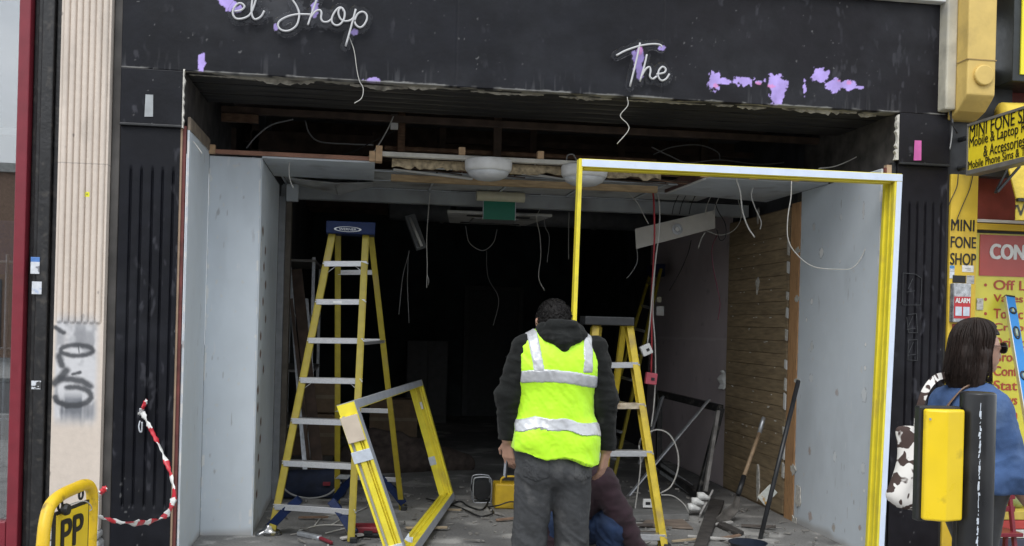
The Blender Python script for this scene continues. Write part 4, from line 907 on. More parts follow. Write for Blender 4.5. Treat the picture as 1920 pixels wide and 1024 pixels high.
MB().prism([(x0-.002, yf+.029, zb1), (x0-.002, yf+.004, zb1), (xm, yf-.030, zb1), (x1-.008, yf-.004, zb1), (x1-.003, yf+.029, zb1)], (0, 0, 1), zt1-zb1).build('unit_cover', mat('gloss_yellow', (.82, .58, .015), .33, var=.05, scale=9, bump=.03, dirt=(.35, .24, .03), dirt_amt=.08, dirt_scale=9), gp, bevel=.008, seg=3)
MB().box((x1-.001, -3.13, zb1+.05), (c_[0]-rr_*.6, -3.10, zb1+.09)).build('mounting', M_blk, gp); MB().box((x1-.001, -3.13, zt1-.1), (c_[0]-rr_*.6, -3.10, zt1-.06)).build('mounting', M_blk, gp)
q = at(1744, 786, Y=yf-.008); MB().lathe([(.004, 0), (.004, .002)], q, (0, -1, 0), 10).build('screw', M_steel, gp)
# pale scuffs of old tape down the post
for i in range(46):
    z_ = c_[2]-.03-i*.0125-.006*random.random(); an = math.radians(247)+random.uniform(-.02, .02)
    q = np.array(c0_)+(rr_*math.cos(an)*1.004, rr_*math.sin(an)*1.004, z_); MB().bar(q, q+(random.uniform(-.003, .003), 0, -.006-.012*random.random()), .001+.006*random.random(), .0015, (math.sin(an), -math.cos(an), 0)).build('scuff', M_tape, gp)
# ================================================================== LADDERS, FRAMES, FITTINGS
def proj(p):
    v = np.array(p, float)-CAM; d = v@fw
    return 960+FPX*(v@rt)/d, PY0-FPX*(v@up)/d
def on_rail(a, b, py):
    lo_, hi_ = 0.0, 1.0
    for _ in range(40):
        mid = (lo_+hi_)/2
        if proj(a+(b-a)*mid)[1] < py: lo_ = mid
        else: hi_ = mid
    return a+(b-a)*lo_
def obox(p0, p1, A, a0, a1, B, b0, b1):
    p0 = np.array(p0, float); p1 = np.array(p1, float); q = []
    for p in (p0, p1): q += [p+A*a0+B*b0, p+A*a1+B*b0, p+A*a1+B*b1, p+A*a0+B*b1]
    return MB().hexa(q)
def nrm(v): v = np.array(v, float); return v/np.linalg.norm(v)
def rail(root, a, b, fd, outx, depth, wid, mt):
    d = nrm(b-a); sx = np.array([1.0, 0, 0])*outx; sx = nrm(sx-d*(sx@d)); dp = nrm(np.cross(d, sx)); dp = dp if dp[1] < 0 else -dp
    o = obox(a, b, sx, -.003, .003, dp, -depth/2, depth/2)
    for s_ in (-1, 1):
        o2 = obox(a, b, sx, -wid, -.0032, dp, s_*depth/2-.005 if s_ > 0 else -depth/2, depth/2 if s_ > 0 else -depth/2+.005); o.add(o2.v, o2.f)
    return o.build('rail', mt, root, bevel=.0015, seg=1)
def ladder(nm, lab, FL, FR, RL, RR, steps, rears, capm, capbox, brace, stepm=None, depth=.075, yel=None):
    yel = yel or M_yel
    base = (FL[1]+FR[1]+RL[1]+RR[1])/4; root = thing(nm, (base[0], base[1], .08), lab, 'ladder')
    for (a, b), ox in ((FL, -1), (FR, 1)): rail(root, a, b, 0, ox, depth, .046, yel)
    for (a, b), ox in ((RL, -1), (RR, 1)): rail(root, a, b, 0, ox, depth*.55, .040, yel)
    for i, y in enumerate(steps):
        p = on_rail(*FL, y[0] if isinstance(y, tuple) else y); t = (p[2]-FL[1][2])/(FL[0][2]-FL[1][2]); q = FR[1]+(FR[0]-FR[1])*t
        sm_ = stepm[i] if stepm else M_alu
        mb = MB(); dv = nrm(q-p); mb.bar(p+dv*.004, q-dv*.004, .082, .006, (0, 1, 0)); mb.bar(p+dv*.004+(0, -.04, -.016), q-dv*.004+(0, -.04, -.016), .006, .040, (0, 1, 0)); mb.bar(p+dv*.004+(0, .04, -.012), q-dv*.004+(0, .04, -.012), .005, .026, (0, 1, 0))
        s = mb.build('step', sm_, root, bevel=.0015, seg=1)
        for e, sg in ((p, 1), (q, -1)):
            MB().lathe([(.006, 0), (.006, .004)], e+(-.012*sg*0, -.046, -.014), (0, -1, 0), 8).build('rivet', M_steel, s)
        if i in (0, len(steps)-1, len(steps)//2) and len(steps) > 5:
            MB().bar(p+dv*.09+(0, .0, -.03), p+(0, 0, -.10), .018, .004, (0, 1, 0)).build('knee_brace', M_alu, root); MB().bar(q-dv*.09+(0, .0, -.03), q+(0, 0, -.10), .018, .004, (0, 1, 0)).build('knee_brace', M_alu, root)
    for y in rears:
        p = on_rail(*RR, y); t = (p[2]-RR[1][2])/(RR[0][2]-RR[1][2]); q = RL[1]+(RL[0]-RL[1])*t
        MB().bar(q, p, .03, .035, (0, 1, 0)).build('rear_bar', M_alu, root, bevel=.002)
    MB().box(*capbox).build('top_cap', capm, root, bevel=.008, seg=3)
    if brace is not None:
        for (A_, B_), t0 in (((FL, FR), .118), ((RL, RR), .118)):
            a, b = A_[1]+(A_[0]-A_[1])*t0, B_[1]+(B_[0]-B_[1])*t0; lo_a, lo_b = A_[1]+(A_[0]-A_[1])*.025, B_[1]+(B_[0]-B_[1])*.025
            for s0, s1 in ((lo_a, a+(b-a)*.30), (lo_b, b+(a-b)*.30)):
                md = (s0+s1)/2+(0, 0, .012); mb = MB(); mb.bar(s0, md, .06, .060, (0, 1, 0)); mb.bar(md, s1, .06, .055, (0, 1, 0)); mb.build('foot_brace', brace, root, bevel=.004)
    for a, b in (FL, FR, RL, RR):
        MB().box(b-(.03, .045, .0), b+(.02, .04, .04)).build('rubber_foot', M_blk, root, bevel=.006)
    # spreader bars
    for A_, B_ in ((FL, RL), (FR, RR)):
        a = A_[1]+(A_[0]-A_[1])*.62; b = B_[1]+(B_[0]-B_[1])*.62; MB().bar(a, b, .005, .022, (1, 0, 0)).build('spreader', M_alu, root)
    return root
ft = lambda px, py, Y: at(px, py, Y=Y)
def foot(px, Y, z=.085):
    # floor point at depth Y below a pixel column
    y = 900
    for _ in range(30):
        p = at(px, y, Y=Y); y += (p[2]-z)*260
    return p
tops = 1.14
lad = ladder('step_ladder', 'tall yellow step ladder with blue top standing inside the left of the opening',
    (ft(619, 432, tops), foot(503, .86)), (ft(692, 432, tops), foot(664, .62)), (ft(629, 432, tops+.12), foot(628, 2.0)), (ft(699, 432, tops+.12), foot(758, 1.80)),
    [491, 562, 634, 708, 784, 863, 944], [511, 640, 771, 900], M_blue,
    (at(611, 437, Y=1.04), at(704, 417, Y=1.04)+(0, .22, 0)), M_blue)
# badge on the cap
p = at(652, 430, Y=1.035); mb = MB(); n_ = 28
ov = lambda s: [(p[0]+s*.098*math.cos(t), p[1]-.002, p[2]+s*.019*math.sin(t)) for t in np.linspace(0, 2*math.pi, n_, endpoint=False)]
o1, o2 = ov(1), ov(.84); mb.add(o1+o2, [(i, (i+1) % n_, n_+(i+1) % n_, n_+i) for i in range(n_)]); mb.build('badge_ring', mat('badge_grey', (.55, .57, .6), .4, bump=0), lad)
text('WERNER', MATS['badge_grey'], (p[0]-.062, p[1]-.002, p[2]-.008), (1, 0, 0), (0, 0, 1), .124, .016, lad, bold=.03, name='badge_lettering')
for y in (562, 709):
    q = on_rail(at(640, 432, Y=tops), foot(610, .76), y); MB().box(q-(.03, .05, .028), q-(-.03, .045, .01)).build('step_label', M_white, lad)
M_worn = mat('worn_step', (.42, .36, .27), .7, var=.4, scale=20, metal=.2, dirt=(.2, .14, .09), dirt_amt=.5, dirt_scale=14)
lad2 = ladder('small_step_ladder', 'shorter yellow step ladder with black top beside the man in hi-vis',
    (ft(1110, 612, .78), foot(1078, .40)), (ft(1184, 610, .78), foot(1250, .36)), (ft(1118, 612, .9), foot(1085, 1.55)), (ft(1174, 610, .9), foot(1128, 1.50)),
    [681, 757, 845, 1000], [735, 860], M_blk, (at(1097, 609, Y=.70), at(1190, 595, Y=.70)+(0, .2, 0)), None, [M_alu, M_worn, M_alu, M_alu], yel=mat('brighter_fibreglass', (.50, .37, .02), .45, var=.14, scale=18, bump=.08, dirt=(.28, .2, .05), dirt_amt=.3, dirt_scale=7))
# leaning ladder further in
la = thing('leaning_ladder', (2.6, 4.4, .08), 'yellow ladder with blue head leaning on the wall deep inside', 'ladder')
r1 = (at(1222, 503, Y=5.0), foot(1110, 3.9)); r2 = (at(1238, 507, Y=4.6), foot(1150, 3.5))
for a, b in (r1, r2): MB().bar(b, a, .03, .09, (1, 0, 0)).build('rail', M_yel, la, bevel=.003)
for t in np.linspace(.08, .92, 8):
    MB().tube([r1[1]+(r1[0]-r1[1])*t, r2[1]+(r2[0]-r2[1])*t], .016, 10).build('rung', M_alu, la, smooth=True)
q = (r1[0]+r2[0])/2; MB().box(q-(.05, .2, .09), q+(.05, .2, .05)).build('head', M_blue, la, bevel=.01)

# ---- tall yellow door frame standing in the opening
df = thing('door_frame', (2.5, -.07, 0), 'tall yellow metal door frame with pale blue film standing in the opening', 'door frame')
YF = -.15; D_ = .15
tl, tr = at(1086, 297, Y=YF), at(1692, 326, Y=YF)
bl = at(1074, 610, Y=YF); br = at(1657.5, 1024, Y=YF)
bl = tl+(bl-tl)*((tl[2]-.03)/(tl[2]-bl[2])); br = tr+(br-tr)*((tr[2]-.03)/(tr[2]-br[2]))
Xd = nrm(tr-tl); Yd = np.array([0, 1.0, 0]); hd = np.array([0, 0, 1.0])
LW = .024; RW = .040; HH = .052
obox(bl, tl, Xd, 0, LW, Yd, 0, .07).build('stile', M_yelframe, df, bevel=.003)
for a0, a1 in ((.008, .013),): obox(bl, tl, Xd, a0, a1, Yd, -.004, -.0005).build('rib', M_yelframe, df, bevel=.001)
obox(br, tr, Xd, -RW, 0, Yd, 0, D_).build('stile', M_yelframe, df, bevel=.003)
for y0_, y1_, t_ in ((.0, .028, .010), (.060, .075, .008), (.118, .150, .014)): obox(br, tr-(0, 0, HH), Xd, -RW-t_, -RW-.0005, Yd, y0_, y1_).build('rib', M_yelframe, df, bevel=.002)
obox(tl+Xd*(LW+.0005), tr-Xd*(RW+.0005), hd, -HH, 0, Yd, 0, .10).build('head', M_yelframe, df, bevel=.003)
for y0_, y1_ in ((.03, .045), (.075, .095)): obox(tl+Xd*(LW+.01), tr-Xd*(RW+.02), hd, -HH-.01, -HH-.0005, Yd, y0_, y1_).build('rib', M_yelframe, df, bevel=.002)
obox(tl+Xd*(LW-.006), tr, hd, -HH+.004, -.004, Yd, -.003, -.0008).build('film', M_film, df); obox(br, tr-hd*HH, Xd, -RW+.003, -.001, Yd, -.003, -.0008).build('film', M_film, df)
obox(br, tr-hd*.01, Xd, .0008, .002, Yd, 0, D_*.9).build('film', M_film, df)

# ---- second yellow frame lying on edge, leaning left
tf = thing('window_frame', (.2, .9, 0), 'yellow metal frame on its side, taped and leaning by the tall ladder', 'window frame')
Nt = at(648, 757, Y=-.28); Ft = at(778, 716, Y=2.15); Fb = at(840, 938, Y=2.1)
ss = Fb-Ft; sl_ = np.linalg.norm(ss); Nbd = nrm(at(738, 1024, Y=-.28)-Nt); Nb = Nt+Nbd*sl_*1.04
Lg = nrm(Ft-Nt); nr = nrm(np.cross(Lg, nrm(ss)));  nr = nr if nr[0] > 0 else -nr
Sd = nrm(ss); DP = .112; KD = DP/.15
def mem(name, p0, p1, A, a0, a1, b0, b1, mt, bev=.002): kk = 1 if abs(abs(b0)-DP/2) < 1e-6 or abs(b0) > DP/2 and name == 'film' else KD; return obox(p0, p1, A, a0, a1, nr, b0*kk, b1*kk).build(name, mt, tf, bevel=bev)
# near stile (seen end-on), its outer face has flanges and grooves
mem('stile', Nt, Nb, Lg, 0, .05, -DP/2, DP/2, M_yelframe)
for b0, b1, h_, mt in ((-.075, -.058, .024, M_yelframe), (-.028, .016, .020, M_yelframe), (.026, .034, .016, M_yelframe), (.050, .075, .024, M_yelframe), (-.056, -.030, .004, M_greyfilm)):
    mem('rib', Nt+Nbd*.07, Nb, Lg, -h_, -.0005, b0, b1, mt)
mem('film', Nt, Nb, Lg, -.02, .05, DP/2+.0005, DP/2+.003, M_greyfilm)
mem('packing_block', Nt+Nbd*.075, Nt+Nbd*.235, Lg, -.034, -.025, -.07, .07, mat('cardboard', (.55, .47, .38), .8, var=.1))
for t0, t1 in ((.29, .36),): mem('tape_band', Nt+Nbd*t0, Nt+Nbd*t1, Lg, -.028, .02, -.079, .079, M_tape)
mem('tape_band', Nt+Nbd*.885, Nt+Nbd*.965, Lg, -.03, .02, -.081, .081, M_tape)
q = Nt+Nbd*.87+nr*.08-Lg*.02
for i in range(5):
    dq = np.array([random.uniform(-.02, .04), random.uniform(-.03, .01), random.uniform(-.03, .03)]); MB().prism([q, q+dq+(.03, 0, .02), q+dq*.5+(.035, -.01, -.015)], (0, 1, 0), .002).build('tape_fold', M_tape, tf)
# far stile with inner face
mem('stile', Ft, Fb, Lg, -.02, .03, -DP/2, DP/2, M_yelframe)
for b0, b1, h_ in ((-.075, -.008, .016), (.030, .046, .02), (.058, .075, .012)): mem('rib', Ft+ss*.03, Fb-ss*.03, Lg, -.02-h_, -.0205, b0, b1, M_yelframe)
mem('tape_band', Ft+ss*.62, Ft+ss*.69, Lg, -.039, -.034, -.079, -.004, M_tape); mem('tape_band', Ft+ss*.17, Ft+ss*.23, Lg, -.034, -.030, -.006, .02, M_white)
# long rails
mem('rail', Nt+Lg*.051, Ft-Lg*.021, Sd, 0, .05, -DP/2, DP/2, M_yelframe); mem('film', Nt, Ft+Lg*.03, Sd, -.004, -.001, -DP/2, DP/2, M_greyfilm); mem('film', Nt+Lg*.05, Ft, Sd, 0, .045, DP/2+.0005, DP/2+.003, M_greyfilm)
Nb2 = Nt+Nbd*sl_
mem('rail', Nb2+Lg*.051, Fb-Lg*.021, Sd, -.05, 0, -DP/2, DP/2, M_yelframe); mem('film', Nb2+Lg*.05, Fb+Lg*.03, Sd, -.05, .002, DP/2+.0005, DP/2+.003, M_greyfilm)
for b0, b1 in ((-.07, -.04), (.0, .02)): mem('rib', Nb2+Lg*.06, Fb-Lg*.03, Sd, -.064, -.0505, b0, b1, M_yelframe)

# ---- light fittings and exit sign
for i, (px, py, lb) in enumerate(((916, 303, 'round white bulkhead light hanging under the torn ceiling edge, left one'), (1096, 314, 'round white bulkhead light partly behind the yellow door frame'))):
    c_ = at(px, py, Y=.80); R_ = .165; t_ = thing('bulkhead_light', c_, lb, 'light', 'bulkhead lights')
    MB().lathe([(R_*.97, .01), (R_*1.02, -.0), (R_*1.0, -.055), (R_*.93, -.075)], c_, (0, 0, 1), 40).build('body', mat('bulkhead_white', (.70, .70, .69), .4, var=.06, scale=10, dirt=(.45, .44, .42), dirt_amt=.25), t_, smooth=True)
    MB().lathe([(R_*.925, -.072), (R_*.8, -.105), (R_*.55, -.127), (R_*.25, -.136), (.005, -.138)], c_, (0, 0, 1), 40).build('diffuser', mat('frosted_diffuser', (.50, .51, .52), .35, bump=0), t_, smooth=True)
    MB().lathe([(R_*.6, .022), (R_*.6, .011)], c_, (0, 0, 1), 24).build('gasket', M_blk, t_)
ex = thing('exit_sign', at(935, 395, Y=2.3), 'plain green hanging exit plate under a cream emergency light', 'exit sign')
a, b = at(893, 377, Y=2.3), at(984, 361, Y=2.3); MB().tube([(a[0], 2.3, (a[2]+b[2])/2), (b[0], 2.3, (a[2]+b[2])/2)], .043, 16).build('lamp_case', M_cream, ex, bevel=.006)
a, b = at(906, 411, Y=2.3), at(966, 379, Y=2.3); MB().box((a[0], 2.296, a[2]), (b[0], 2.302, b[2])).build('plate', mat('exit_green', (.01, .16, .10), .4, var=.08, bump=0), ex, bevel=.001)
MB().box((a[0]-.006, 2.293, a[2]-.004), (a[0]-.0005, 2.305, b[2])).build('plate_edge', M_steel, ex); MB().box((b[0]+.0005, 2.293, a[2]-.004), (b[0]+.006, 2.305, b[2])).build('plate_edge', M_steel, ex)
for dx in (.10, .25): q = at(893, 369, Y=2.3); MB().tube([(q[0]+dx, 2.3, q[2]+.04), (q[0]+dx, 2.3, 2.73)], .006, 6).build('hanger', M_steel, ex)
ac = thing('ceiling_cassette', (1.0, 3.6, 2.6), 'square pale ceiling air conditioning cassette in the dark shop', 'air conditioner')
a, b = at(838, 399, Z=2.62), at(1036, 407, Z=2.62); c2 = at(828, 417, Z=2.60); x0, x1, y0, y1 = a[0], b[0], a[1], a[1]+1.0
Mac = mat('cassette_grey', (.60, .60, .58), .5, var=.1, dirt=(.12, .12, .12), dirt_amt=.3)
MB().prism([(x0, y0, 2.62), (x1, y0, 2.62), (x1-.1, y1, 2.62), (x0+.1, y1, 2.62)], (0, 0, 1), .03).build('panel', Mac, ac, bevel=.01)
MB().box((x0+.28, y0+.28, 2.605), (x1-.28, y1-.28, 2.619)).build('grille', mat('cassette_dark', (.34, .34, .34), .6), ac, bevel=.005)
for (p0_, p1_) in (((x0+.2, y0+.10, 2.611), (x1-.2, y0+.17, 2.618)), ((x0+.2, y1-.20, 2.611), (x1-.2, y1-.13, 2.618))): MB().box(p0_, p1_).build('vane', M_blk, ac, bevel=.002)
MB().box((x0+.1, y0+.12, 2.651), (x1-.1, y1-.12, 2.95)).build('body', M_dark, ac)
for xx in (x0+.15, x1-.15): MB().tube([(xx, y0+.2, 2.95), (xx, y0+.2, 3.36)], .006, 6).build('hanger_rod', M_steel, ac)
hp = thing('ceiling_strip', at(1265, 430, Y=2.3), 'tilted white ceiling strip with one downlight, hanging by cables', 'ceiling panel')
q4 = [at(1191, 429, Y=2.35), at(1341, 394, Y=2.2), at(1341, 428, Y=2.2), at(1193, 467, Y=2.35)]
MB().prism(q4, (0, 1, 0), .012).build('panel', mat('offwhite_panel', (.52, .50, .46), .6, var=.06), hp, bevel=.002)
c_ = at(1270, 430, Y=2.265); MB().lathe([(.048, 0), (.048, .004), (.03, .006), (.022, .003)], c_, (0, -1, 0), 24).build('downlight_ring', M_steel, hp); MB().lathe([(.02, .003), (.016, .010), (.004, .012)], c_, (0, -1, 0), 16).build('lamp', M_white, hp)
fl = thing('fluorescent_fitting', at(780, 440, Y=3.4), 'grey fluorescent fitting hanging down at an angle in the dark', 'light')
a, b = at(768, 405, Y=3.4), at(790, 466, Y=3.3); MB().bar(a, b, .10, .06, (1, 0, 0)).build('body', mat('dusty_fitting', (.20, .21, .22), .5), fl, bevel=.006); MB().tube([a+(.0, -.05, -.02), b+(0, -.05, .02)], .014, 8).build('tube', M_white, fl, smooth=True)
jbx = thing('junction_box', at(739, 229, Y=1.36), 'white junction box fixed to a stud above the ceiling edge', 'junction box')
a, b = at(732, 242, Y=1.36), at(747, 215, Y=1.36); MB().box(a, b+(0, .03, 0)).build('case', M_white, jbx, bevel=.004); MB().lathe([(.007, 0), (.007, .003)], at(735, 220, Y=1.358), (0, -1, 0), 8).build('knockout', M_blk, jbx)

# ---- hanging wires
G = 'wires hanging from the stripped ceiling'
def hw(lb, pts, Y, r, mt, nm='hanging_wire'): wire(nm, pw(pts, Y), r*.72, mt, lb, 'wire', G)
hw('white wire running down from the junction box to the ceiling edge', [(738, 218), (728, 240), (712, 268), (696, 290), (684, 298)], 1.2, .007, M_wirew)
hw('grey cable arching up from the left ceiling batten', [(462, 278), (480, 256), (510, 234), (550, 224)], 1.3, .008, M_wireg)
hw('grey cable sagging through the left ceiling void', [(572, 226), (580, 250), (600, 266), (650, 270), (700, 272)], 1.5, .008, M_wireg)
hw('dark cable crossing below the junction box', [(620, 295), (660, 285), (700, 265), (740, 245)], 1.3, .006, M_wirek)
hw('short white wire end hanging below the left ceiling board', [(543, 302), (542, 320), (544, 338), (550, 352)], 1.0, .0055, M_wirew)
hw('short white wire poking from the top left lining corner', [(362, 265), (370, 275), (379, 288)], .12, .0055, M_wirew)
hw('long white flex hanging left of the cassette with frayed end', [(806, 362), (803, 400), (800, 450), (801, 500), (800, 540)], 2.4, .0055, M_wirew)
hw('frayed strand at the foot of the long white flex', [(801, 515), (804, 525), (803, 535)], 2.4, .003, M_wirew)
hw('pale wire dropping from the cassette corner in an s shape', [(1012, 393), (1006, 410), (1012, 440), (1014, 480), (1010, 520), (1021, 545)], 2.9, .0055, M_wirew)
hw('thin grey wire hanging right of the cassette', [(1020, 400), (1022, 425), (1030, 445), (1026, 492)], 3.4, .005, M_wireg)
hw('thin straight wire hanging beside the yellow frame upright', [(1067, 398), (1066, 440), (1066, 486)], 3.2, .005, M_wirew)
hw('loop of grey cable under the cassette', [(873, 424), (880, 455), (905, 470), (925, 455), (932, 430)], 3.6, .006, M_wireg)
hw('faint long wire hanging left of the cassette far inside', [(912, 470), (915, 520), (935, 560), (925, 610)], 5.0, .006, M_wireg)
hw('pair of thin grey wires hanging behind the ladder, left one', [(768, 470), (755, 520), (748, 590)], 3.6, .006, M_wireg)
hw('pair of thin grey wires hanging behind the ladder, right one', [(766, 470), (764, 530), (767, 605)], 3.5, .005, M_wireg)
hw('wire slanting out of the torn middle ceiling towards the hanging panel', [(1177, 362), (1195, 380), (1208, 405), (1216, 420)], 2.0, .0055, M_wirew)
hw('thin wire curling under the left end of the hanging panel', [(1194, 465), (1195, 490), (1185, 510), (1175, 522)], 2.4, .005, M_wireg)
hw('thick white cable bending down from the right ceiling batten', [(1380, 334), (1388, 360), (1392, 395), (1402, 425), (1415, 445)], .8, .008, M_wirew)
hw('thin white cable beside the thick one on the right', [(1412, 352), (1409, 368), (1416, 390), (1427, 415), (1425, 430)], 1.0, .0055, M_wirew)
hw('white cable looping from ceiling across the right grey board', [(1484, 340), (1483, 370), (1477, 410), (1478, 450), (1495, 478), (1525, 500), (1570, 505), (1602, 500), (1625, 460), (1640, 400), (1652, 360)], .25, .005, M_wirew)
hw('pink red cable hanging in front of the mauve wall', [(1345, 440), (1335, 465), (1337, 500), (1345, 540), (1350, 570), (1346, 600)], 2.4, .006, mat('dull_red_cable', (.20, .05, .08), .5, bump=0))
hw('black flex looped at the right end of the hanging panel', [(1338, 370), (1346, 395), (1360, 420), (1360, 445), (1350, 450), (1344, 430)], 2.1, .006, M_wirek)
hw('grey cable loop between hanging panel and slatted wall', [(1384, 375), (1390, 405), (1378, 430), (1352, 441), (1325, 433)], 2.1, .005, M_wirew)
hw('short cream cable end below the hanging panel', [(1322, 436), (1315, 448), (1309, 466)], 2.2, .007, M_wirew)
hw('dark wire trailing down the mauve wall', [(1296, 450), (1290, 475), (1275, 510), (1255, 545)], 3.0, .006, M_wirek)
hw('pale cable arching through the right ceiling void', [(1225, 290), (1260, 276), (1310, 272), (1345, 285), (1350, 300)], 1.8, .007, M_wireg)
hw('second pale cable crossing the right ceiling void', [(1222, 276), (1255, 292), (1290, 305), (1350, 300), (1420, 308), (1470, 305)], 1.6, .007, M_wireg)
hw('white cable end poking out at the right end of the void', [(1535, 316), (1565, 312), (1595, 300), (1624, 284)], .6, .006, M_wirew)
hw('coiled white cable above the right bulkhead light', [(1062, 305), (1064, 292), (1075, 290), (1082, 302), (1095, 315)], .95, .008, M_wireg)
for i, (x, lb) in enumerate(((1268, 'leftmost short wire end over the hanging panel'), (1282, 'second short wire end over the hanging panel'), (1300, 'third short wire end over the hanging panel'), (1330, 'fourth short wire end over the hanging panel'), (1346, 'rightmost short wire end over the hanging panel'))):
    hw(lb, [(x+4, 366), (x-4, 384), (x-8, 402)], 2.1, .005, M_wirek if i < 3 else M_wirew)
# red and white drop cables with back boxes
wire('drop_cable', pw([(1222, 345, 1.6), (1226, 380), (1227, 450), (1222, 560), (1222, 640), (1221, 700)], 1.5), .0075, M_wirer, 'red cable hanging straight down to a red back box', 'cable')
wire('drop_cable', pw([(1228, 350, 1.6), (1236, 380), (1236, 430), (1228, 500), (1224, 580), (1228, 640), (1229, 700), (1226, 760), (1221, 800)], 1.52), .006, M_wirew, 'long white cable hanging beside the red one past both boxes', 'cable')
wire('drop_cable', pw([(1231, 470), (1224, 540), (1219, 600), (1214, 645)], 1.48), .0055, M_wirew, 'white cable hanging down to the white socket box', 'cable')
def backbox(nm, px, py, s, ang, mt, lb):
    c = at(px, py, Y=1.45); t_ = thing(nm, c, lb, 'socket'); ca, sa = math.cos(ang), math.sin(ang); ux = np.array([ca, 0, sa]); uz = np.array([-sa, 0, ca])
    obox(c-uz*s, c+uz*s, ux, -s, s, Yd, -.015, .03).build('case', mt, t_, bevel=.006); obox(c-uz*s*.3+ux*s*.2, c+uz*s*.2+ux*s*.2, ux, -s*.3, s*.3, Yd, -.02, -.0155).build('opening', M_blk, t_)
backbox('socket_box', 1212, 656, .042, math.radians(25), M_white, 'white socket box hanging askew in front of dark doorway')
backbox('red_back_box', 1221, 710, .046, math.radians(-6), mat('faded_red_plastic', (.45, .08, .11), .5, var=.15), 'faded red back box hanging below the white socket box')
a = at(1238, 583, Y=4.0); one('wall_switch', MB().box(a-(.04, .01, .05), a+(.04, .03, .05)), M_white, 'small grey switch on the wall by the leaning ladder', 'switch', bevel=.006)
a = at(1236, 562, Y=4.0); one('wall_sensor', MB().box(a-(.025, .01, .03), a+(.025, .03, .03)), M_cream, 'small round sensor above the grey wall switch', 'sensor', bevel=.012)

# ---- things leaning and lying on the floor, right side
M_bf = mat('black_window_frame', (.014, .014, .015), .4, var=.4, scale=12, dirt=(.12, .11, .10), dirt_amt=.25, dirt_scale=18)
bf = thing('window_frame', (3.1, 2.6, .1), 'black window frame leaning against the mauve wall', 'window frame')
c4 = [at(1236, 738, Y=3.6), at(1352, 766, Y=2.4), foot(1312, 2.3), foot(1232, 3.5)]
c4[2] = at(1310, 930, Y=2.3); c4[3] = at(1235, 870, Y=3.5)
for a, b in zip(c4, c4[1:]+c4[:1]): MB().bar(a, b, .05, .065, (1, 0, 0)).build('rail', M_bf, bf, bevel=.004)
MB().bar(at(1346, 770, Y=2.35), at(1322, 922, Y=2.2), .03, .05, (1, 0, 0)).build('mullion', mat('scraped_white_edge', (.22, .21, .20), .6, var=.4), bf, bevel=.003)
MB().bar(at(1240, 872, Y=3.2), at(1298, 912, Y=2.6), .012, .03, (1, 0, 0)).build('bead', M_steel, bf); MB().bar(at(1238, 885, Y=3.2), at(1295, 925, Y=2.6), .012, .03, (1, 0, 0)).build('bead', M_steel, bf)
one('metal_strip', MB().bar(at(1178, 930, Y=1.75), at(1329, 750, Y=2.2), .05, .012, (0, 1, 0)), M_steel, 'long grey metal strip propped diagonally in front of black frame', 'metal strip', bevel=.002)
one('second_strip', MB().bar(at(1200, 868, Y=2.6), at(1242, 745, Y=3.2), .05, .02, (0, 1, 0)), M_steel, 'dull metal strip standing behind the small ladder', 'metal strip', bevel=.002)
wire('white_flex', pw([(1198, 838, 1.9), (1204, 820), (1230, 806), (1255, 815), (1270, 845), (1271, 880), (1258, 912), (1238, 925)], 1.7), .007, M_wirew, 'white flex arching in a big loop behind the small ladder', 'cable')
wire('white_flex', pw([(1198, 835), (1201, 870), (1197, 910), (1192, 945), (1190, 965)], 1.6), .006, M_wirew, 'white flex hanging straight down behind the small ladder', 'cable')
wire('white_flex', pw([(1240, 928), (1262, 930), (1282, 945), (1292, 962)], 1.5), .005, M_wirew, 'white flex trailing over the grey flat box', 'cable')
def floor_slab(nm, quad, h, mt, lb, cat, z=.088):
    q = [at(x, y, Z=z+h) for x, y in quad]; return one(nm, MB().prism(q, (0, 0, -1), h), mt, lb, cat, bevel=.004)
floor_slab('flat_box', [(1185, 966), (1292, 964), (1278, 936), (1190, 938)], .05, mat('grey_flat_box', (.17, .17, .165), .6, var=.2), 'flat grey box lying behind the small ladder', 'box')
sk = thing('socket_plate', at(1215, 945, Y=1.55), 'white socket plate standing on the flat grey box', 'socket'); a = at(1215, 944, Y=1.55); MB().box(a-(.04, .0, .035), a+(.04, .02, .035)).build('plate', M_white, sk, bevel=.004); MB().box(a-(.02, .003, .012), a+(.02, .0, .012)).build('rocker', M_blk, sk, bevel=.002)
floor_slab('ply_sheet', [(1200, 985), (1300, 990), (1280, 972), (1215, 970)], .012, mat('ply', (.19, .15, .12), .8, var=.3), 'brown ply sheet on the floor before the flat grey box', 'board')
for i, (x, y) in enumerate(((1318, 930), (1307, 940), (1300, 951))):
    c = at(x, y, Y=1.55); one('pipe_fitting', MB().tube([c-(.045, 0, 0), c+(.0, .0, .0), c+(.03, 0, -.012), c+(.055, .0, -.02)], .03, 14, rr=[.031, .031, .020, .018]), M_white, ['white pipe fitting highest of three by the dark plank', 'middle white pipe fitting of three by the dark plank', 'lowest white pipe fitting of three by the dark plank'][i], 'pipe fitting', 'white pipe fittings', smooth=True)
one('white_batten', MB().bar(at(1312, 968, Y=1.45), at(1336, 922, Y=1.7), .015, .045, (1, 0, 0)), mat('grey_batten', (.33, .32, .31), .7, var=.2), 'pale batten standing on edge beside the white pipe fittings', 'timber', bevel=.002)
floor_slab('dark_plank', [(1300, 1024), (1322, 1028), (1358, 938), (1332, 934)], .035, mat('dark_plank_wood', (.05, .045, .042), .7, var=.35, stretch=(1, 1, 6)), 'charred dark plank lying towards the slatted wall', 'plank')
floor_slab('short_plank', [(1385, 1000), (1395, 996), (1352, 975), (1345, 982)], .025, MATS['dark_plank_wood'], 'short dark offcut lying under the spade', 'plank')
sdx = thing('spade', at(1385, 950, Y=1.3), 'worn spade with wooden shaft leaning on the slatted wall', 'spade')
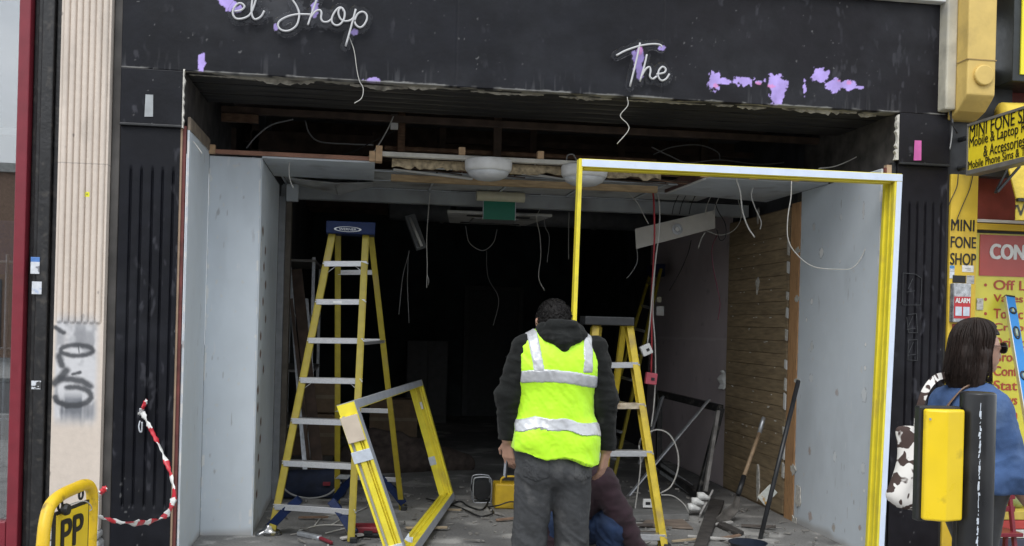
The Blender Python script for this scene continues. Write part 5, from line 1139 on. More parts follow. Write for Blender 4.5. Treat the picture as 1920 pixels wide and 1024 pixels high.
a, b, c, d, e, f_ = at(1432, 783, Y=1.75), at(1424, 812, Y=1.7), at(1395, 893, Y=1.5), at(1384, 928, Y=1.4), at(1380, 950, Y=1.35), at(1338, 990, Y=1.15)
MB().tube([a, a+(b-a)*.3, b], .017, 12, rr=[.017, .020, .019]).build('grip', M_steel, sdx, smooth=True); MB().tube([b, c], .016, 12).build('shaft', mat('ash_shaft', (.30, .21, .13), .6, var=.25), sdx, smooth=True); MB().tube([c, d], .021, 12).build('socket', M_blk, sdx, smooth=True)
mb = MB(); n_ = 9; up_ = np.array([.6, -.2, .75]); up_ = nrm(up_); prof = [(d, .022), (e, .035), (e+(f_-e)*.3, .045), (e+(f_-e)*.7, .042), (f_, .012)]; vs_ = []
for p, wd in prof:
    tdir = nrm(f_-e); sdw = nrm(np.cross(tdir, up_))
    for j in range(n_):
        u = -1+2*j/(n_-1); vs_.append(p+sdw*wd*u+up_*.02*(u*u-1))
mb.add(vs_, [(i*n_+j, i*n_+j+1, (i+1)*n_+j+1, (i+1)*n_+j) for i in range(len(prof)-1) for j in range(n_-1)])
o = mb.build('blade', mat('rusty_blade', (.13, .12, .11), .55, var=.4, metal=.5), sdx, smooth=True); md = o.modifiers.new('thick', 'SOLIDIFY'); md.thickness = .004
one('black_pole', MB().tube([at(1425, 1012, Y=.68), at(1497, 714, Y=1.0)], .017, 12), mat('dark_pole', (.02, .021, .024), .45, var=.3), 'thin black pole leaning on the right wall', 'pole', smooth=True)
cdq = [at(x, y, Y=1.15) for x, y in ((1420, 932), (1444, 908), (1459, 924), (1434, 948))]
def card_c(s, t): return mixc(np.tile(np.array([.52, .54, .50]), (len(s), 1)), (.42, .22, .03), sm(fbm(s*30, t*30, 4), .5, .6)*sm(.05-t, 0, .03))
tag(sheet('picture_card', cdq[0], cdq[3]-cdq[0], cdq[1]-cdq[0], 24, 24, card_c, vcp, back=.003), 'small printed card wedged behind the black pole', 'card')
bk = thing('bucket', at(1400, 1035, Y=.45), 'dark bucket at the bottom edge below the black pole', 'bucket')
c = foot(1402, .35); MB().lathe([(.10, 0), (.13, .05), (.135, .052), (.125, .05), (.095, .01)], (c[0], c[1], .08), (0, 0, 1), 28).build('body', mat('bucket_blue_black', (.012, .017, .03), .4), bk, smooth=True)
mk_ = thing('hanging_mask', at(1357, 712, X=3.39), 'crumpled white cloth hanging from the edge of the mauve wall', 'cloth')
q = at(1357, 712, X=3.392); mb = MB(); vs_ = []; n_ = 9
for i in range(n_):
    for j in range(7):
        u, v = j/6-.5, i/(n_-1)-.5; wd = .07*(1-.5*v*v)*(.7+.6*(.5-v)); vs_.append((q[0]-.01-.02*math.sin(u*9+v*4)-.012*math.cos(v*11), q[1]-u*wd*2, q[2]+v*.17+.01*math.sin(u*8)))
mb.add(vs_, [(i*7+j, i*7+j+1, i*7+j+8, i*7+j+7) for i in range(n_-1) for j in range(6)]); o = mb.build('cloth', M_white, mk_, smooth=True); md = o.modifiers.new('t', 'SOLIDIFY'); md.thickness = .003
# ---- cable reel and yellow transformer
cr_ = thing('cable_reel', foot(902, 2.15), 'cable reel on a chrome stand wound with dark cable', 'cable reel')
b = foot(902, 2.2)
for dy in (-.07, .07):
    w_ = .075; hh = .21; MB().tube(cat_rom([b+(-w_, dy, .02), b+(-w_, dy, hh-.03), b+(-w_+.03, dy, hh), b+(w_-.03, dy, hh), b+(w_, dy, hh-.03), b+(w_, dy, .02), b+(w_-.02, dy, 0), b+(-w_+.02, dy, 0), b+(-w_, dy, .02)], 5), .006, 8).build('frame', M_steel, cr_, smooth=True)
MB().lathe([(.085, -.055), (.085, -.05), (.06, -.049), (.06, .049), (.085, .05), (.085, .055)], b+(0, 0, .11), (0, 1, 0), 28).build('drum', M_blk, cr_)
for i in range(6): MB().tube([b+(.066*math.cos(t), -.045+.017*i, .11+.066*math.sin(t)) for t in np.linspace(0, 6.283, 24)], .009, 8, cap=False).build('cable_turn', mat('teal_dark_cable', (.012, .020, .026), .5, bump=0), cr_, smooth=True)
for i, pts in enumerate(([(918, 935), (905, 955), (880, 950), (862, 940), (840, 950), (820, 968)], [(915, 950), (925, 962), (900, 968), (870, 955), (850, 948), (800, 935)])):
    wire('trailing_cable', [at(x, y, Z=.095+.006*i) for x, y in pts], .007, M_wirek, ['dark cable trailing left from the reel across floor', 'second dark cable snaking on the floor near the reel'][i])
tr_ = thing('site_transformer', foot(948, 1.9), 'yellow site transformer with handle and black plug', 'transformer')
a, b = at(927, 962, Y=1.85), at(975, 907, Y=1.85); Mty = mat('transformer_yellow', (.55, .36, .02), .45, var=.15, dirt=(.25, .17, .03), dirt_amt=.25)
MB().prism([(a[0], 1.85, .085), (b[0]+.03, 1.82, .085), (b[0]+.03, 2.0, .085), (a[0], 2.03, .085)], (0, 0, 1), b[2]-.085).build('case', Mty, tr_, bevel=.014, seg=3)
MB().tube(cat_rom([(a[0]+.05, 1.9, b[2]-.005), (a[0]+.06, 1.9, b[2]+.035), (a[0]+.10, 1.9, b[2]+.05), (b[0]-.02, 1.9, b[2]+.05), (b[0]+.0, 1.9, b[2]+.035), (b[0]+.005, 1.9, b[2]-.005)], 5), .009, 10).build('handle', Mty, tr_, smooth=True)
MB().box((b[0]-.05, 1.815, a[2]+.10), (b[0]+.02, 1.83, b[2]-.02)).build('label', M_steel, tr_); MB().box((b[0]-.05, 1.79, a[2]+.06), (b[0]-.0, 1.83, a[2]+.12)).build('plug', M_blk, tr_, bevel=.005)
wire('plug_lead', [(b[0]-.05, 1.8, a[2]+.10), (b[0]-.1, 1.79, a[2]+.10), (a[0]+.02, 1.8, a[2]+.07), (a[0]-.05, 1.85, .1)], .006, M_wirek, None, parent=tr_)
# ---- left side clutter
tb = thing('tool_bag', foot(585, 2.3), 'dark blue tool bag with a red tag behind the tall ladder', 'bag')
pr = [((-.2, 0, .07), (.2, 0, .07), .10, .10, (1, .8, .9)), ((-.16, 0, .16), (.16, .02, .17), .07, .07)]; c = foot(583, 2.35)
nets('body', sdf(pr, (-.36, -.15, -.02), (.36, .15, .3), .012, k=.05, wr=.01, wf=22, cut=lambda D, X, Y, Z: np.maximum(D, .005-Z)), mat('bag_blue_black', (.008, .014, .035), .8, var=.4), tb, T=c)
MB().box(c+(.10, -.115, .12), c+(.16, -.10, .15)).build('tag', M_red, tb); wire('strap', [c+(-.26, -.12, .14), c+(-.15, -.18, .06), c+(0, -.2, .03), c+(.15, -.18, .06), c+(.25, -.12, .15)], .008, M_wireg, None, parent=tb)
for i, (x0, y0, x1, y1, Ya, Yb, wd, mt, lb) in enumerate(((542, 500, 575, 830, 3.3, 2.7, .04, M_steel, 'grey metal trim leaning in the dark left corner'), (556, 505, 600, 800, 3.4, 2.8, .10, M_timber_d, 'broad dark board leaning in the left corner'), (546, 560, 585, 860, 3.1, 2.6, .03, M_timber_d, 'thin dark batten leaning nearest the left jamb'), (575, 560, 600, 810, 3.4, 2.9, .03, M_steel, 'slim metal rod leaning behind the tall ladder'))):
    one('leaning_board' if mt is M_timber_d else 'leaning_trim', MB().bar(foot(x1, Yb), at(x0, y0, Y=Ya), wd, .015, (1, 0, 0)), mt, lb, 'timber' if mt is M_timber_d else 'metal trim', bevel=.002)
rt_ = thing('red_toolbox', foot(690, .75), 'red and black tool case on the floor behind the leaning frame', 'tool case'); a = foot(690, .80); MB().box(a+(-.12, -.05, .005), a+(.12, .1, .03)).build('base', M_blk, rt_, bevel=.006); MB().box(a+(-.12, -.05, .031), a+(.12, .1, .075)).build('lid', M_red, rt_, bevel=.01); MB().box(a+(-.03, -.058, .03), a+(.03, -.051, .05)).build('latch', M_blk, rt_)
gr_ = thing('clamp_tool', at(590, 1003, Z=.09), 'metal hand tool with red grip lying under the tall ladder', 'tool'); a = at(560, 1000, Z=.1); b = at(598, 1008, Z=.1); c = at(622, 1018, Z=.1)
MB().bar(a, b, .04, .03, (0, 1, 0)).build('body', M_steel, gr_, bevel=.006); MB().bar(b, c, .022, .022, (0, 1, 0)).build('handle', M_red, gr_, bevel=.006); MB().lathe([(.02, -.015), (.024, 0), (.02, .015)], b, (0, 0, 1), 12).build('pivot', M_steel, gr_)
pl_ = thing('plastic_wrap', foot(505, .86), 'clear plastic wrapped round the front foot of tall ladder', 'plastic'); c = foot(505, .86)
nets('wrap', sdf([((0, 0, .02), (.0, 0, .05), .05, .035), ((-.06, -.02, .0), (.06, 0, .01), .03, .03)], (-.14, -.12, -.01), (.14, .12, .2), .007, k=.03, wr=.008, wf=60), glassmat('plastic_wrap', .15, (.75, .77, .8), .25, 1.4), pl_, T=c)
for i, pts in enumerate(([(590, 985), (605, 970), (640, 962), (655, 955)], [(560, 995), (600, 985), (650, 985)], [(620, 985), (650, 968), (690, 950)], [(610, 1000), (650, 990), (665, 985)])):
    wire('floor_cable', [at(x, y, Z=.094) for x, y in pts], .005, M_wirew, ['white cable offcut nearest the ladder rung on floor', 'white cable offcut lying lowest under the ladder', 'white cable offcut pointing towards the doorway', 'short white cable by the red tool case'][i])
# cardboard and rubble heap in the back
hb = thing('rubble_sacks', foot(720, 3.6), 'dim heap of rubble sacks at the back of the shop', 'sacks')
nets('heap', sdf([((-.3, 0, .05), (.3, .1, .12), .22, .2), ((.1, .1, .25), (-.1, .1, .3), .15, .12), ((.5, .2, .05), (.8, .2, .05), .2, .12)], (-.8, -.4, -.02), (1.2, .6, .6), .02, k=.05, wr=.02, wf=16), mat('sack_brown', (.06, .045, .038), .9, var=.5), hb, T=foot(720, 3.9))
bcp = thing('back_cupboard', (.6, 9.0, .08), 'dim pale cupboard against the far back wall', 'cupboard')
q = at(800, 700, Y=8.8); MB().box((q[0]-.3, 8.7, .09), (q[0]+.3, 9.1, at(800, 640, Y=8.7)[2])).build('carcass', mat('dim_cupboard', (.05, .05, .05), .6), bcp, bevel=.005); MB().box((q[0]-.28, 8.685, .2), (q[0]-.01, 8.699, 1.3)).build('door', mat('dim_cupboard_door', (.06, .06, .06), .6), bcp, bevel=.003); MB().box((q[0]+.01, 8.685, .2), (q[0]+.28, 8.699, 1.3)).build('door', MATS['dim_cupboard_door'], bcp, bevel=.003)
# ---- small debris: chips, splinters, dust lumps - too many to count
mb = MB(); rs = random.Random(11)
for i in range(640):
    x = rs.uniform(-.7, 3.3); y = .12+3.2*rs.random()**1.5; zf_ = .084
    l_ = .010+.11*rs.random()**4; w_ = .006+.03*rs.random()**3; h_ = .003+.014*rs.random(); a = rs.random()*6.28
    d = np.array([math.cos(a), math.sin(a), rs.uniform(-.05, .15)]); mb.bar(np.array([x, y, zf_+h_]), np.array([x, y, zf_+h_])+d*l_, w_, h_, (-math.sin(a), math.cos(a), rs.uniform(-.4, .4)), rs.uniform(.4, 1))
o = mb.build('debris', mat('debris_grey', (.22, .21, .195), .9, var=.5, scale=6), kind='stuff'); tag(o, 'chips, splinters and dust scattered over the shop floor', 'debris')
M_sp = [mat('splinter_%d' % i, c_, .8, var=.3) for i, c_ in enumerate(((.34, .27, .18), (.10, .085, .075), (.42, .41, .39), (.20, .13, .09)))]
names_ = ['long pale', 'short pale', 'grey', 'narrow brown', 'dark', 'split', 'dusty', 'thin white', 'bent', 'broken', 'flat', 'small']
for i in range(12):
    px, py = [(830, 955), (1180, 1000), (1290, 1005), (1350, 1010), (1260, 1015), (1390, 985), (640, 1010), (560, 970), (760, 990), (1150, 985), (1330, 985), (930, 975)][i]
    a = at(px, py, Z=.10); an = rs.uniform(-.6, .6); l_ = .12+.2*rs.random()
    one('splinter', MB().bar(a, a+(l_*math.cos(an), l_*math.sin(an), .01), .02+.025*rs.random(), .012, (-math.sin(an), math.cos(an), .1)), M_sp[i % 4], '%s wood splinter on the floor %s' % (names_[i], ['near the yellow frame', 'behind the small ladder', 'by the dark plank', 'beside the black pole', 'right of the small ladder', 'under the spade', 'by the red tool case', 'under the tall ladder', 'inside the leaning frame', 'behind the crouching man', 'below the pipe fittings', 'by the transformer'][i]), 'splinter', 'splinters on the floor', bevel=.001)

# ---- dim things at the back of the shop
dk = thing('ventilation_duct', (1.8, 6.0, 2.9), 'round grey duct running under the ceiling deep inside', 'duct')
MB().tube([(.2, 5.2, 2.85), (3.3, 5.4, 2.85)], .13, 18).build('duct', mat('dull_duct', (.22, .23, .24), .45, metal=.5), dk, smooth=True)
for x in (.8, 1.7, 2.6): MB().lathe([(.14, -.02), (.14, .02)], (x, 5.24+.065*(x-.2), 2.85), (1, .065, 0), 18).build('collar', MATS['dull_duct'], dk)
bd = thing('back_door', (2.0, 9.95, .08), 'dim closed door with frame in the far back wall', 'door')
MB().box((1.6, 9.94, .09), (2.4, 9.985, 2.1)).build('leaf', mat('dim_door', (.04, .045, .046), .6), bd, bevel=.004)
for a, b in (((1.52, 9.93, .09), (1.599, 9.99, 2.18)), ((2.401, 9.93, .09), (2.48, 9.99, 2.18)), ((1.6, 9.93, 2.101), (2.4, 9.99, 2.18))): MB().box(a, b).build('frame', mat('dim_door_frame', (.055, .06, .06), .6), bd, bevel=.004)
MB().tube([(2.3, 9.93, 1.05), (2.3, 9.90, 1.05), (2.2, 9.90, 1.05)], .012, 8).build('handle', M_steel, bd, smooth=True)
ct_ = thing('cable_tray', (1.2, 3.6, 2.98), 'sagging cable tray crossing the dark ceiling', 'cable tray')
MB().box((-.85, 3.95, 2.93), (3.35, 3.98, 2.99)).build('side', M_steel, ct_); MB().box((-.85, 4.12, 2.93), (3.35, 4.15, 2.99)).build('side', M_steel, ct_)
for i in range(14): MB().box((-.8+i*.31, 3.981, 2.935), (-.76+i*.31, 4.119, 2.945)).build('rung', M_steel, ct_)
for i, (x, y, wd, h_, lb) in enumerate(((-.55, 5.2, .5, .45, 'brown carton stacked low in the dim left of the shop'), (-.5, 5.3, .42, .35, 'smaller carton on top of the brown carton at the left'), (.35, 6.8, .6, .5, 'wide carton on the floor near the back of the shop'), (2.9, 7.2, .5, .9, 'tall carton by the right wall near the back'))):
    z0 = .09 if i != 1 else .551
    cb = thing('carton', (x, y, z0), lb, 'box', 'cartons at the back'); MB().box((x-wd/2, y-.2, z0), (x+wd/2, y+.2, z0+h_)).build('box', mat('carton_brown', (.24, .17, .11), .85, var=.15), cb, bevel=.004); MB().box((x-wd/2-.001, y-.203, z0+h_*.5-.02), (x+wd/2+.001, y-.2005, z0+h_*.5+.02)).build('parcel_tape', mat('parcel_tape', (.3, .24, .16), .35), cb)
sh_ = thing('wall_shelf', (-.8, 4.6, 1.6), 'empty metal shelf rack against the dim left wall', 'shelving')
for y in (4.0, 5.4):
    for x in (-.88, -.55): MB().box((x-.015, y-.015, .09), (x+.015, y+.015, 2.2)).build('upright', M_steel, sh_)
for z in (.5, 1.05, 1.6, 2.15): MB().box((-.90, 3.98, z), (-.53, 5.42, z+.025)).build('shelf', mat('shelf_board', (.22, .21, .2), .7), sh_)
# ================================================================== PEOPLE
M_skin = mat('skin', (.42, .24, .17), .5, var=.08, scale=30, bump=.1, bscale=150)
M_hair = mat('black_hair', (.007, .006, .0055), .65, spec=.2, var=.4, scale=60, bump=1.0, bscale=140, stretch=(1, 1, 1))
def Rz(a): c, s = math.cos(a), math.sin(a); return np.array([[c, -s, 0], [s, c, 0], [0, 0, 1.0]])
def hand(wr, fdir, palm_n, thumb, s=1.0, curl=.5):
    """wrist, finger direction, palm normal (towards the curl), thumb side: list of capsules"""
    f = nrm(fdir); n = nrm(np.array(palm_n)-f*(np.array(palm_n)@f)); t = nrm(np.array(thumb)-f*(np.array(thumb)@f)-n*(np.array(thumb)@n)); wr = np.array(wr, float); P = []
    kn = .012
    for i in range(4):
        u = (.030-.020*i)*s; base = wr+f*.085*s+t*u; P.append((wr+f*.02*s+t*u*.6, base, .015*s, .0125*s, None, kn))
        L_ = (.044, .048, .045, .036)[i]*s; d = f; p = base
        for k_ in range(3):
            d = nrm(d*math.cos(curl*.62)+n*math.sin(curl*.62)) if k_ else nrm(d*math.cos(curl*.4)+n*math.sin(curl*.4)); q = p+d*L_*(.95, .62, .5)[k_]; P.append((p, q, (.0100-.0011*k_)*s, (.0092-.0011*k_)*s, None, .003)); p = q
    p = wr+f*.03*s+t*.032*s; d = nrm(f*.6+t*.75+n*.3); q = p+d*.04*s; P.append((wr+f*.015*s+t*.015*s, p, .016*s, .014*s, None, kn)); P.append((p, q, .0125*s, .0105*s, None, .005)); P.append((q, q+nrm(f*.85+t*.25+n*.35)*.032*s, .010*s, .008*s, None, .003))
    return P
# ---------------- man in hi-vis, back to the street
MX, MY = at(1043, 700, Y=-1.12)[0], -1.12
def mp_(px, py, dy=0.0):   # local coordinates
    q = at(px, py, Y=MY+dy); return np.array([q[0]-MX, dy, q[2]])
hd_c = mp_(1038, 606, .085); T0 = np.array([MX, MY, 0.0])
torso = [((0, 0, .92), (0, 0, 1.05), .175, .175, (1, .66, 1)), ((0, 0, 1.05), (0, .01, 1.36), .175, .195, (1, .66, 1)), ((-.12, .01, 1.44), (.125, .01, 1.44), .092, .092, (1, .95, 1)), ((-.10, 0, 1.36), (.10, 0, 1.36), .115, .115, (1, .95, 1)), ((-.11, 0, 1.46), (-.03, .02, 1.52), .065, .06), ((.11, 0, 1.46), (.03, .02, 1.52), .065, .06)]
lsh, lel, lcu = mp_(985, 650, .0), mp_(951, 742, -.01), mp_(953, 822, .03)
rsh, rel, rcu = mp_(1116, 655, .0), mp_(1136, 750, -.01), mp_(1136, 842, .05)
arms = [(lsh, lel, .068, .060), (lel, lcu, .060, .044), (rsh, rel, .068, .058), (rel, rcu, .058, .042)]
pel = [((-.07, .0, .90), (.07, .0, .90), .125, .125, (1, .95, 1)), ((-.08, -.03, .84), (.08, -.03, .84), .10, .10)]
legs = []
for s_, kx in ((-1, -.118), (1, .108)):
    hp_ = np.array([s_*.092, 0, .82]); kn_ = np.array([kx, .015, .47]); an_ = np.array([kx-.005*s_, -.02, .09]); legs += [(hp_, kn_, .112, .085), (kn_, an_, .085, .072)]
shoes = []
for x_ in (-.123, .112): shoes.append(((x_, -.05, .045), (x_+.01, .14, .040), .047, .042, (1, 1, .95)))
hl = hand(lcu+(.0, .01, -.015), (.12, .15, -1), (.55, .6, .2), (.3, .8, 0), 1.0, .75); hr = hand(rcu+(0, 0, -.015), (-.10, .2, -1), (-.6, .5, .1), (-.2, .8, 0), 1.0, .6)
head = [(hd_c+(0, -.01, .01), hd_c+(0, .012, .0), .086, .082, (.90, 1.05, 1.1)), (hd_c+(0, .05, -.06), hd_c+(0, .065, -.085), .05, .035), (hd_c+(0, .095, -.015), hd_c+(0, .115, -.04), .012, .016), (hd_c+(-.082, 0, -.02), hd_c+(-.086, -.01, .012), .012, .014), (hd_c+(.082, 0, -.02), hd_c+(.086, -.01, .012), .012, .014), (hd_c+(-.035, .085, .0), hd_c+(-.033, .087, .0), .014, .014, None, .006), (hd_c+(.035, .085, .0), hd_c+(.033, .087, .0), .014, .014, None, .006), (hd_c+(-.02, .088, -.062), hd_c+(.02, .088, -.062), .009, .009, None, .008), (hd_c+(0, -.02, -.06), (0, .02, 1.44), .058, .065)]
body = [(a, b, ra*.82, rb*.82, *r) for a, b, ra, rb, *r in torso+arms+pel+legs]+head+hl+hr
man = nets('person', sdf(body, (-.45, -.25, 0), (.45, .3, 1.78), .0055, k=.03), M_skin, T=T0)
ORG[man.name] = np.zeros(3)
tag(man, 'man in yellow hi-vis vest and dark hoodie standing with his back turned', 'person')
M_hood = mat('charcoal_hoodie', (.0085, .0095, .009), .95, spec=.2, var=.25, scale=14, bump=.5, bscale=300, sheen=.06, dirt=(.028, .028, .027), dirt_amt=.15, dirt_scale=10)
M_jean = mat('grey_jeans', (.040, .042, .045), .9, var=.25, scale=16, bump=.4, bscale=260, dirt=(.11, .11, .11), dirt_amt=.3, dirt_scale=7)
M_vest = mat('hi_vis_yellow', (.50, .90, .015), .55, var=.04, scale=12, bump=.25, bscale=25, sheen=.2)
M_refl = mat('reflective_tape', (.50, .51, .53), .35, var=.14, scale=16, bump=.15, bscale=60, metal=.3)
hc = mp_(1052, 625, -.035)
hoodp = torso+arms+[((-.10, .0, .93), (.10, .0, .93), .11, .11), (lcu+(0, 0, .03), lcu, .05, .044), (rcu+(0, 0, .03), rcu, .048, .042)]
hoodie = nets('hoodie', sdf(hoodp, (-.48, -.26, .80), (.48, .3, 1.62), .006, k=.035, cut=lambda D, X, Y, Z: np.maximum(D, np.where(np.abs(X) > .19, np.where(X < 0, lcu[2]-.004-Z, rcu[2]-.004-Z), .83-Z))), M_hood, man, T=T0,
     disp=lambda P: folds(P, (7, 7, 19), .011, 3)*np.clip((np.abs(P[:, 0])-.15)*14, .25, 1)+folds(P, (22, 22, 40), .003, 8))
hood = [(hc+(-.10, .0, -.01), hc+(.11, .0, -.005), .028, .028), (hc+(-.09, -.03, -.015), hc+(0, -.075, -.05), .022, .028), (hc+(.10, -.03, -.01), hc+(0, -.075, -.05), .022, .028), (hc+(-.085, .02, .01), hc+(0, -.055, -.035), .036, .042), (hc+(.085, .02, .015), hc+(0, -.055, -.035), .036, .042), (hc+(-.05, -.02, .03), hc+(.05, -.02, .03), .04, .04), (hc+(0, -.06, -.05), hc+(.0, -.06, -.07), .04, .03), (hc+(-.09, .03, .02), hc+(-.06, .10, .03), .032, .028), (hc+(.09, .03, .02), hc+(.06, .10, .03), .032, .028), (hc+(-.07, -.05, -.02), hc+(.07, -.05, -.02), .028, .028)]
nets('hood', sdf(hood, hc-(.18, .16, .16), hc+(.18, .18, .13), .005, k=.02), M_hood, hoodie, T=T0, disp=lambda P: folds(P, (9, 9, 24), .009, 14)+folds(P, (30, 30, 50), .002, 8))
jd = lambda P: folds(P+P[:, [2, 2, 0]]*(.5, 0, .6), (9, 9, 15), .010, 21)*(.35+np.clip((.66-P[:, 2])*3, 0, 1)+np.clip((P[:, 2]-.72)*4, 0, .5))+folds(P, (30, 30, 36), .0025, 25)
jeans = nets('jeans', sdf(pel+legs+[((-.10, 0, .95), (.10, 0, .95), .115, .115, (1, .95, 1))], (-.3, -.22, .03), (.3, .22, 1.06), .006, k=.025, cut=lambda D, X, Y, Z: np.maximum(np.maximum(D, Z-1.02), .055-Z)), M_jean, man, T=T0, disp=jd)
for a, b in ((mp_(985, 860, -.15), mp_(1030, 905, -.15)), (mp_(1078, 862, -.15), mp_(1112, 905, -.15))):
    nets('back_pocket', sdf(pel+legs, (a[0]-.01, -.22, b[2]-.03), (b[0]+.01, .0, a[2]+.02), .005, k=.025, off=.004, cut=lambda D, X, Y, Z, a=a, b=b: np.maximum(np.maximum(np.maximum(D, -D-.006+0*X), np.abs(X-(a[0]+b[0])/2)-(b[0]-a[0])/2+.0), np.maximum(b[2]+np.abs(X-(a[0]+b[0])/2)*.35-Z, Z-a[2]))), M_jean, jeans, T=T0, disp=jd)
nets('shoe', sdf(shoes[:1], (-.22, -.14, 0), (-.04, .24, .13), .006, k=.02), M_blk, man, T=T0); nets('shoe', sdf(shoes[1:], (.02, -.14, 0), (.22, .24, .13), .006, k=.02), M_blk, man, T=T0)
hairp = [(hd_c+(0, -.018, .022), hd_c+(0, .01, .022), .093, .09, (.92, 1.05, 1.08)), (hd_c+(0, -.05, -.03), hd_c+(0, -.05, -.045), .055, .05)]
nets('hair', sdf(hairp, hd_c-(.14, .16, .14), hd_c+(.14, .14, .16), .004, k=.03, cut=lambda D, X, Y, Z: np.maximum(D, Y-hd_c[1]-.055)), M_hair, man, T=T0, disp=lambda P: folds(P, (70, 70, 70), .008, 41)+folds(P, (130, 130, 130), .003, 44))
rh = random.Random(6); hs = MB()
for i in range(900):
    u, v = rh.uniform(-1, 1), rh.uniform(0, 2*math.pi); d = np.array([math.sqrt(1-u*u)*math.cos(v), math.sqrt(1-u*u)*math.sin(v), u])
    if d[1] > .45 or d[2] < -.55: continue
    p = hd_c+(0, -.008, .022)+d*np.array([.086, .099, .098]); e1 = nrm(np.cross(d, (.3, .5, .8))); e2 = np.cross(d, e1); s0 = rh.uniform(0, 6.28); rad = rh.uniform(.004, .009)
    hs.tube([T0+p+d*(.002+.011*q/6)+(e1*math.cos(s0+q*.9)+e2*math.sin(s0+q*.9))*rad for q in range(7)], .0014, 3)
hs.build('hair_curls', M_hair, man, smooth=True)
# vest: shell over the torso
hemL, hemR = mp_(968, 845)[2], mp_(1122, 866)[2]
vp = torso+[((-.09, 0, .88), (.09, 0, .88), .145, .145, (1, .95, 1)), ((-.115, 0, 1.0), (.115, 0, 1.0), .115, .115, (1, 1.15, 1))]
vd = lambda P: folds(P+P[:, [2, 2, 0]]*(.25, 0, .3), (9, 5, 6), .010, 31)*(.5+np.clip((1.15-P[:, 2])*2, 0, .8))+folds(P+P[:, [2, 2, 0]]*(.5, 0, .2), (22, 10, 9), .0045, 35)+folds(P, (46, 46, 40), .0018, 38)
neck = hc+(0, .02, .03)
def vcut(th=0.0):
    def f(D, X, Y, Z):
        hem = hemL+(hemR-hemL)*np.clip((X+.2)/.42, 0, 1)+.012*np.sin(X*24+.5)
        D = np.maximum(D, hem-Z); D = np.maximum(D, Z-1.60)
        arm_in = .205+.022*np.clip((1.25-Z)*4, -.2, 1); D = np.maximum(D, np.abs(X-.005)-arm_in)
        nk = .068-np.sqrt(((X-neck[0])*.85)**2+((Y-neck[1]-.02)*.7)**2+((Z-neck[2]-.02)*.8)**2)
        return np.maximum(D, nk)
    return f
B0, B1 = (-.30, -.28, .84), (.32, .25, 1.62)
vest = nets('hi_vis_vest', sdf(vp, B0, B1, .0055, k=.04, off=.012, cut=vcut()), M_vest, man, T=T0, disp=vd)
zb1a, zb1b, zb2a, zb2b = mp_(975, 706)[2], mp_(1120, 712)[2], mp_(975, 795)[2], mp_(1120, 800)[2]
def band(kind):
    base = vcut()
    def f(D, X, Y, Z):
        D = base(D, X, Y, Z)
        if kind == 'upper': c = zb1a+.016*np.cos((X+.04)*9)+(zb1b-zb1a)*np.clip((X+.2)/.4, 0, 1); return np.maximum(D, np.abs(Z-c)-.031)
        if kind == 'lower': c = zb2a+.018*np.cos(X*9+.4)+(zb2b-zb2a)*np.clip((X+.2)/.4, 0, 1)+.006*np.sin(X*40); return np.maximum(D, np.abs(Z-c)-.031)
        c0 = -.135 if kind == 'left' else .150; sl = .10 if kind == 'left' else -.03
        return np.maximum(np.maximum(D, np.abs(X-c0+sl*(Z-1.5)*1.6)-.026), 1.352-Z)
    return f
for kd in ('upper', 'lower', 'left', 'right'):
    nets('reflective_band', sdf(vp, B0, B1, .0055, k=.04, off=.0165, cut=band(kd)), M_refl, vest, T=T0, disp=vd)
# phone in his left hand
q = T0+hl[0][1]+np.array([.012, .03, -.045]); ph = thing('phone', q, 'dark phone held in the left hand of man in hi-vis', 'phone'); obox(q-np.array([.0, .0, .07]), q+np.array([.006, 0, .07]), np.array([1., 0, 0]), -.005, .005, Yd, -.036, .036).build('body', M_blk, ph, bevel=.004); obox(q-np.array([.0, .0, .066]), q+np.array([.006, 0, .066]), np.array([1., 0, 0]), -.0068, -.0052, Yd, -.033, .033).build('screen', M_greyfilm, ph)
# ---------------- crouching man behind him
CX, CY_ = at(1105, 950, Y=-.42)[0], -.42; T1 = np.array([CX, CY_, 0])
def cp(px, py, dy=0.0): q = at(px, py, Y=CY_+dy); return np.array([q[0]-CX, dy, q[2]])
sh_r = cp(1128, 905, .0); el_r = cp(1162, 965, -.05); wr_r = cp(1196, 1030, -.08); sh_l = cp(1052, 905, .10)
hipC = np.array([-.08, .25, .36]); chest = (sh_r+sh_l)/2+(0, .06, -.06); hdc = chest+(-.04, -.06, .22)
ct = [(hipC, chest, .15, .165, (1, .9, 1)), (sh_l, sh_r, .085, .085), (chest, chest+(0, 0, .05), .15, .12)]
ca_ = [(sh_r, el_r, .080, .066), (el_r, wr_r, .064, .046), (sh_l, cp(1030, 980, -.02), .075, .062), (cp(1030, 980, -.02), cp(1045, 1040, -.10), .06, .045)]
kr, kl = cp(1152, 985, -.02), cp(1046, 985, -.04)
cl_ = [(hipC+(.10, 0, 0), kr, .115, .09), (kr, np.array([kr[0]-.02, .06, .10]), .085, .065), (hipC+(-.10, 0, 0), kl, .115, .09), (kl, np.array([kl[0]+.02, .05, .10]), .085, .065), (hipC+(-.1, .02, .02), hipC+(.1, .02, .02), .14, .14)]
chd = [(hdc, hdc+(0, .02, .02), .09, .09, (.9, 1.05, 1.1)), (hdc+(0, -.06, -.05), hdc+(0, -.075, -.075), .05, .035), (hdc+(0, -.10, -.01), hdc+(0, -.112, -.035), .012, .015), (hdc+(-.085, 0, -.01), hdc+(-.086, 0, .01), .013, .013), (hdc+(.085, 0, -.01), hdc+(.086, 0, .01), .013, .013), (hdc+(0, .02, -.06), chest+(0, 0, .1), .06, .07)]
